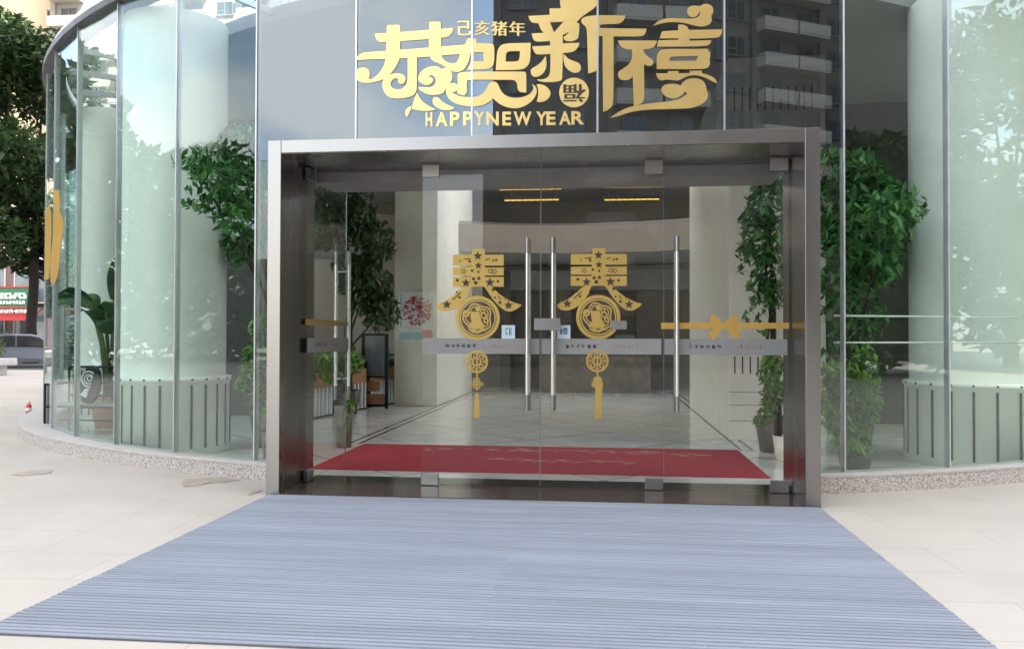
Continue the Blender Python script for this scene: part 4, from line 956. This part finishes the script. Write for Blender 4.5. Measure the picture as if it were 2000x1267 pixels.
# ------------------------------------------------------------------ street at the far left
def car(name, label, loc, rz, paint, group='cars by the road'):
    t = thing(name, label, 'car', loc, group, rz)
    prof = [(-2.1, .35), (-2.12, .62), (-2.02, .86), (-1.75, .95), (-1.25, 1.40), (-.85, 1.50), (.15, 1.50), (.55, 1.42), (1.15, 1.0), (1.85, .86), (2.08, .70), (2.12, .42), (2.05, .28), (-2.0, .26)]
    b = MB(); n = len(prof); rows = [(-.86, .90), (-.80, 1), (.80, 1), (.86, .90)]; vs = []
    for yy, s_ in rows:
        for x, z in prof: vs.append((x*(.985 if abs(yy) > .85 else 1), yy*(1 if z < 1.0 else 1-.22*(z-1.0)/.5), .3+(z-.3)*(1 if abs(yy) < .85 else .99)))
    fs = [(k*n+i, k*n+(i+1) % n, (k+1)*n+(i+1) % n, (k+1)*n+i) for k in range(3) for i in range(n)] + [tuple(range(n)), tuple(3*n+i for i in range(n-1, -1, -1))]
    b.add(vs, fs); b.build('body', paint, t, True, .03)
    for sy in (-1, 1):
        w_ = MB()
        for pts in ([(-1.55, .98), (-1.18, 1.36), (-.82, 1.43), (-.45, 1.44), (-.45, .98)], [(-.38, .98), (-.38, 1.44), (.15, 1.43), (.50, 1.36), (1.0, .98)]):
            vs = [(x, sy*((.862 if z < 1.02 else .862*(1-.22*(z-1.0)/.5))+.004), z) for x, z in pts]; w_.add(vs, [tuple(range(len(vs)))])
        w_.build('side_window', 'car_glass', t, True)
        for x in (-1.32, 1.32):
            wh = MB(); wh.bar((x, sy*.70, .32), (x, sy*.875, .32), .32, n=24); wo = wh.build('wheel', 'rubber', t, True)
            rm = MB(); rm.bar((x, sy*.876, .32), (x, sy*.885, .32), .20, n=18); rm.build('rim', 'satin', wo, True)
        hl = MB(); hl.box(1.93, 2.06, sy*.62-.16, sy*.62+.16, .66, .80); hl.build('headlight', 'head_lamp', t, True)
        tl = MB(); tl.box(-2.10, -1.98, sy*.62-.15, sy*.62+.15, .72, .88); tl.build('tail_light', 'tail_lamp', t, True)
        mr = MB(); mr.box(.78, .92, sy*.95-.09, sy*.95+.09, .98, 1.12); mr.build('mirror', paint, t, True, .02)
    ws = MB(); ws.add([(.60, -.66, 1.40), (1.12, -.76, 1.03), (1.12, .76, 1.03), (.60, .66, 1.40)], [(0, 1, 2, 3)]); ws.v = [(x+.02, y_, z+.015) for x, y_, z in ws.v]; ws.build('windscreen', 'car_glass', t, True)
    return t
p = ground(48, 718); car('parked_car', 'silver grey car parked behind the concrete planter at left', (p.x-.6, p.y+.9, 0), rad(38), 'car_silver')
p = ground(12, 690); car('parked_car', 'red car parked beyond the hedge under the billboards', (p.x, p.y+3, 0), rad(20), 'car_red')
p = ground(40, 705); HG = MB(); rr = random.Random(8)
hx, hy = p.x-1, p.y+2.5
leaves(HG, [(hx-6+i*1.2, hy+i*.25, .85+rr.uniform(-.1, .15), .9, .8, .75) for i in range(11)], 4200, .11, 71)
tag(HG.build('hedge', 'leaf_hedge'), 'clipped green hedge behind the silver car', 'hedge')
HG = MB(); leaves(HG, [(-14.3+i*.75, 22.3+.1*(i % 2), 1.3+.2*sin(i*1.7), .75, .7, 1.35) for i in range(8)], 4200, .12, 75)
tag(HG.build('hedge', 'leaf_tree'), 'tall dark hedge outside seen through the far left curved panes', 'hedge')
p = ground(6, 735); PT = thing('concrete_planter', 'round edged concrete planter at the far left edge', 'planter', (p.x-.9, p.y+.6, 0)); f = MB(); p.x -= 1.0; f.box(p.x-2.2, p.x+.25, p.y, p.y+1.2, .001, .35); f.build('base', 'concrete', PT, bevel=.03)
f = MB(); f.box(p.x-2.2, p.x+.55, p.y-.15, p.y+1.35, .35, .62); f.build('rim', 'concrete', PT, bevel=.05)
f = MB(); leaves(f, [(p.x-1.6+i*.55, p.y+.6, 1.0, .5, .5, .45) for i in range(4)], 900, .09, 72); f.build('shrub', 'leaf_hedge', PT)
# billboards and shop front
Yb = 66
def board(name, label, cat, x0, y0, x1, y1, m, Y, rows):
    a, b = at(x0, y1, Y), at(x1, y0, Y); t = thing(name, label, cat, (a.x, Y, a.z)); f = MB(); f.box(a.x, b.x, Y, Y+.3, a.z, b.z); f.build('panel', m, t)
    fr = MB(); e = .12
    for xa, xb, za, zb in ((a.x-e, b.x+e, b.z, b.z+e), (a.x-e, b.x+e, a.z-e, a.z), (a.x-e, a.x, a.z, b.z), (b.x, b.x+e, a.z, b.z)): fr.box(xa, xb, Y-.05, Y+.32, za, zb)
    fr.build('frame', 'sign_red', t)
    f = MB(); rr = random.Random(int(x1)); H = b.z-a.z; Wd = b.x-a.x
    for v0, v1, n, u0, u1 in rows:
        for i in range(n):
            xa = a.x+Wd*(u0+(u1-u0)*i/n); w_ = Wd*(u1-u0)/n*.8; za, zb = a.z+H*v0, a.z+H*v1; th = (zb-za)*.2
            cells = [(c_, r_) for c_ in range(3) for r_ in range(3)]; rr.shuffle(cells)
            for c_, r_ in cells[:7]: f.box(xa+w_*c_/3, xa+w_*(c_+.99)/3, Y-.06, Y-.01, za+(zb-za)*r_/3, za+(zb-za)*(r_+.98)/3)
    f.build('lettering', 'sign_white', t)
    lg = MB()
    for xx in (a.x+.4, b.x-.4): lg.box(xx-.12, xx+.12, Y+.33, Y+.55, 0, a.z+.5)
    lg.build('post', 'black_metal', t); return t
board('billboard', 'green billboard with white lettering at the left edge', 'billboard', -60, 562, 60, 599, 'sign_green', Yb, [(.42, .74, 11, .12, .95), (.14, .32, 14, .2, .92)])
board('shop_sign', 'dark red shop sign with white lettering below the green billboard', 'sign', -40, 602, 62, 613, 'sign_maroon', Yb-.6, [(.2, .8, 9, .1, .95)])
board('shop_sign', 'bright red shop banner under the dark red sign', 'sign', -40, 615, 62, 623, 'sign_red', Yb-.7, [])
# buildings beyond
def block(name, label, x0, x1, y0, y1, h, wall, floors, bays, front='-y', bal=None, win='window_glass', zwin=(.9, 2.4), big=None, wfrac=.5):
    t = thing(name, label, 'building', ((x0+x1)/2, (y0+y1)/2, 0)); f = MB(); f.box(x0, x1, y0, y1, 0, h); f.build('wall', wall, t)
    fh = h/floors; f = MB(); f.box(x0-.4, x1+.4, y0-.4, y1+.4, h, h+.6); f.build('roof', 'concrete', t)
    yf = y0 if front == '-y' else y1; sg = -1 if front == '-y' else 1
    allw = []
    for fl_ in range(floors):
        for b_ in range(bays): allw.append((fl_, b_))
    sel = sorted(allw, key=lambda q: (abs(q[0]-floors*.35), q[1]))[:90]; rest = [q for q in allw if q not in set(sel)]
    def wgeo(mb, fr, fl_, b_):
        bw = (x1-x0)/bays; xa = x0+bw*(b_+.5-wfrac/2); xb = x0+bw*(b_+.5+wfrac/2); z0 = fl_*fh+zwin[0]; z1 = fl_*fh+zwin[1]
        mb.box(xa, xb, yf+sg*.02-.03, yf+sg*.02+.03, z0, z1)
        for xx in (xa, (xa+xb)/2, xb): fr.box(xx-.04, xx+.04, yf+sg*.09-.05, yf+sg*.09+.05, z0-.06, z1+.06)
        fr.box(xa+.041, (xa+xb)/2-.041, yf+sg*.09-.05, yf+sg*.09+.05, z0+.3*(z1-z0), z0+.3*(z1-z0)+.06); fr.box(xa-.15, xb+.15, yf+sg*.16-.1, yf+sg*.16+.1, z0-.16, z0-.062)
    for q in sel:
        mb, fr = MB(), MB(); wgeo(mb, fr, *q); wo = mb.build('window', win if (q[0]*7+q[1]*3) % 5 else 'window_sky_blue', t); fr.build('frame', 'panel_grey', wo)
    if rest:
        mb, fr = MB(), MB()
        for q in rest: wgeo(mb, fr, *q)
        wo = mb.build('window', win, t); wo['kind'] = 'stuff'; fo = fr.build('frame', 'panel_grey', wo); 
    if bal:
        top = 98//len(bal); bw = (x1-x0)/bays; far = MB()
        for bx_ in bal:
            for fl_ in range(1, floors):
                mb = MB() if fl_ <= top else far
                z = fl_*fh; xa, xb = x0+bw*bx_+.1, x0+bw*(bx_+1)-.1; ya, yb_ = sorted((yf+sg*.02, yf+sg*1.5))
                mb.box(xa, xb, ya, yb_, z-.12, z+.05); yo = yf+sg*1.5
                mb.box(xa, xb, yo-.05, yo+.05, z+.06, z+1.0)
                for xx in (xa+.05, xb-.05): mb.box(xx-.04, xx+.04, min(yf+sg*.03, yo-sg*.06), max(yf+sg*.03, yo-sg*.06), z+.06, z+1.0)
                if fl_ <= top: mb.build('balcony', big or wall, t)
        if far.v: far.build('balcony', big or wall, t)['kind'] = 'stuff'
    # vertical piers and floor bands
    mb = MB(); bw = (x1-x0)/bays
    for b_ in range(0, bays+1, 2): mb.box(x0+bw*b_-.3, x0+bw*b_+.3, yf+min(0, sg*.35)+(.001 if sg > 0 else 0), yf+max(0, sg*.35)-(.001 if sg < 0 else 0), 0, h-.05)
    mb.build('pier', wall, t)
    return t
block('beige_high_rise', 'sunlit beige high rise above the dark tree at left', -96, -66.5, 84, 100, 66, 'render_beige', 21, 8, bal=(5, 7), big='render_white')
block('white_balcony_block', 'pale apartment block with white balconies behind the glass rim', -64.5, -30, 92, 106, 75, 'render_white', 24, 9, bal=(0, 2, 4, 6), big='render_white')
block('shop_row', 'low row of shops behind the billboards', -110, -20, 68, 78, 8, 'shop_wall', 2, 20, zwin=(.4, 3.2), wfrac=.8)
# what the glass mirrors: towers opposite
block('brown_tower', 'brown apartment tower behind the camera that the glass mirrors', -8.5, 56, -62, -45, 132, 'tower_wall', 43, 18, front='+y', bal=(2, 6, 7, 11, 14, 15), big='tower_pale')
block('pale_tower', 'pale apartment block mirrored right of the portal', 62, 92, -44, -12, 46, 'render_white', 15, 8, front='+y', bal=(1, 3, 5), big='tower_pale')
block('grey_low_block', 'low grey block far left behind the camera', -95, -50, -70, -58, 11, 'concrete', 3, 12, front='+y')

# small bottle on the plinth end
p = ground(56, 806, .0); BT = thing('spray_bottle', 'small red and white bottle standing near the left end of the plinth', 'bottle', (p.x, p.y, 0)); f = MB()
f.lathe((p.x, p.y, 0), [(.001, .002), (.05, .002), (.05, .14), (.022, .18), (.001, .18)], 16); f.build('body', 'bottle_red', BT)
f = MB(); f.lathe((p.x, p.y, 0), [(.0506, .04), (.0506, .10)], 16); f.build('label_band', 'white_paint', BT)
f = MB(); f.lathe((p.x, p.y, 0), [(.02, .18), (.024, .2), (.024, .23), (.001, .235)], 14); f.build('cap', 'white_paint', BT)
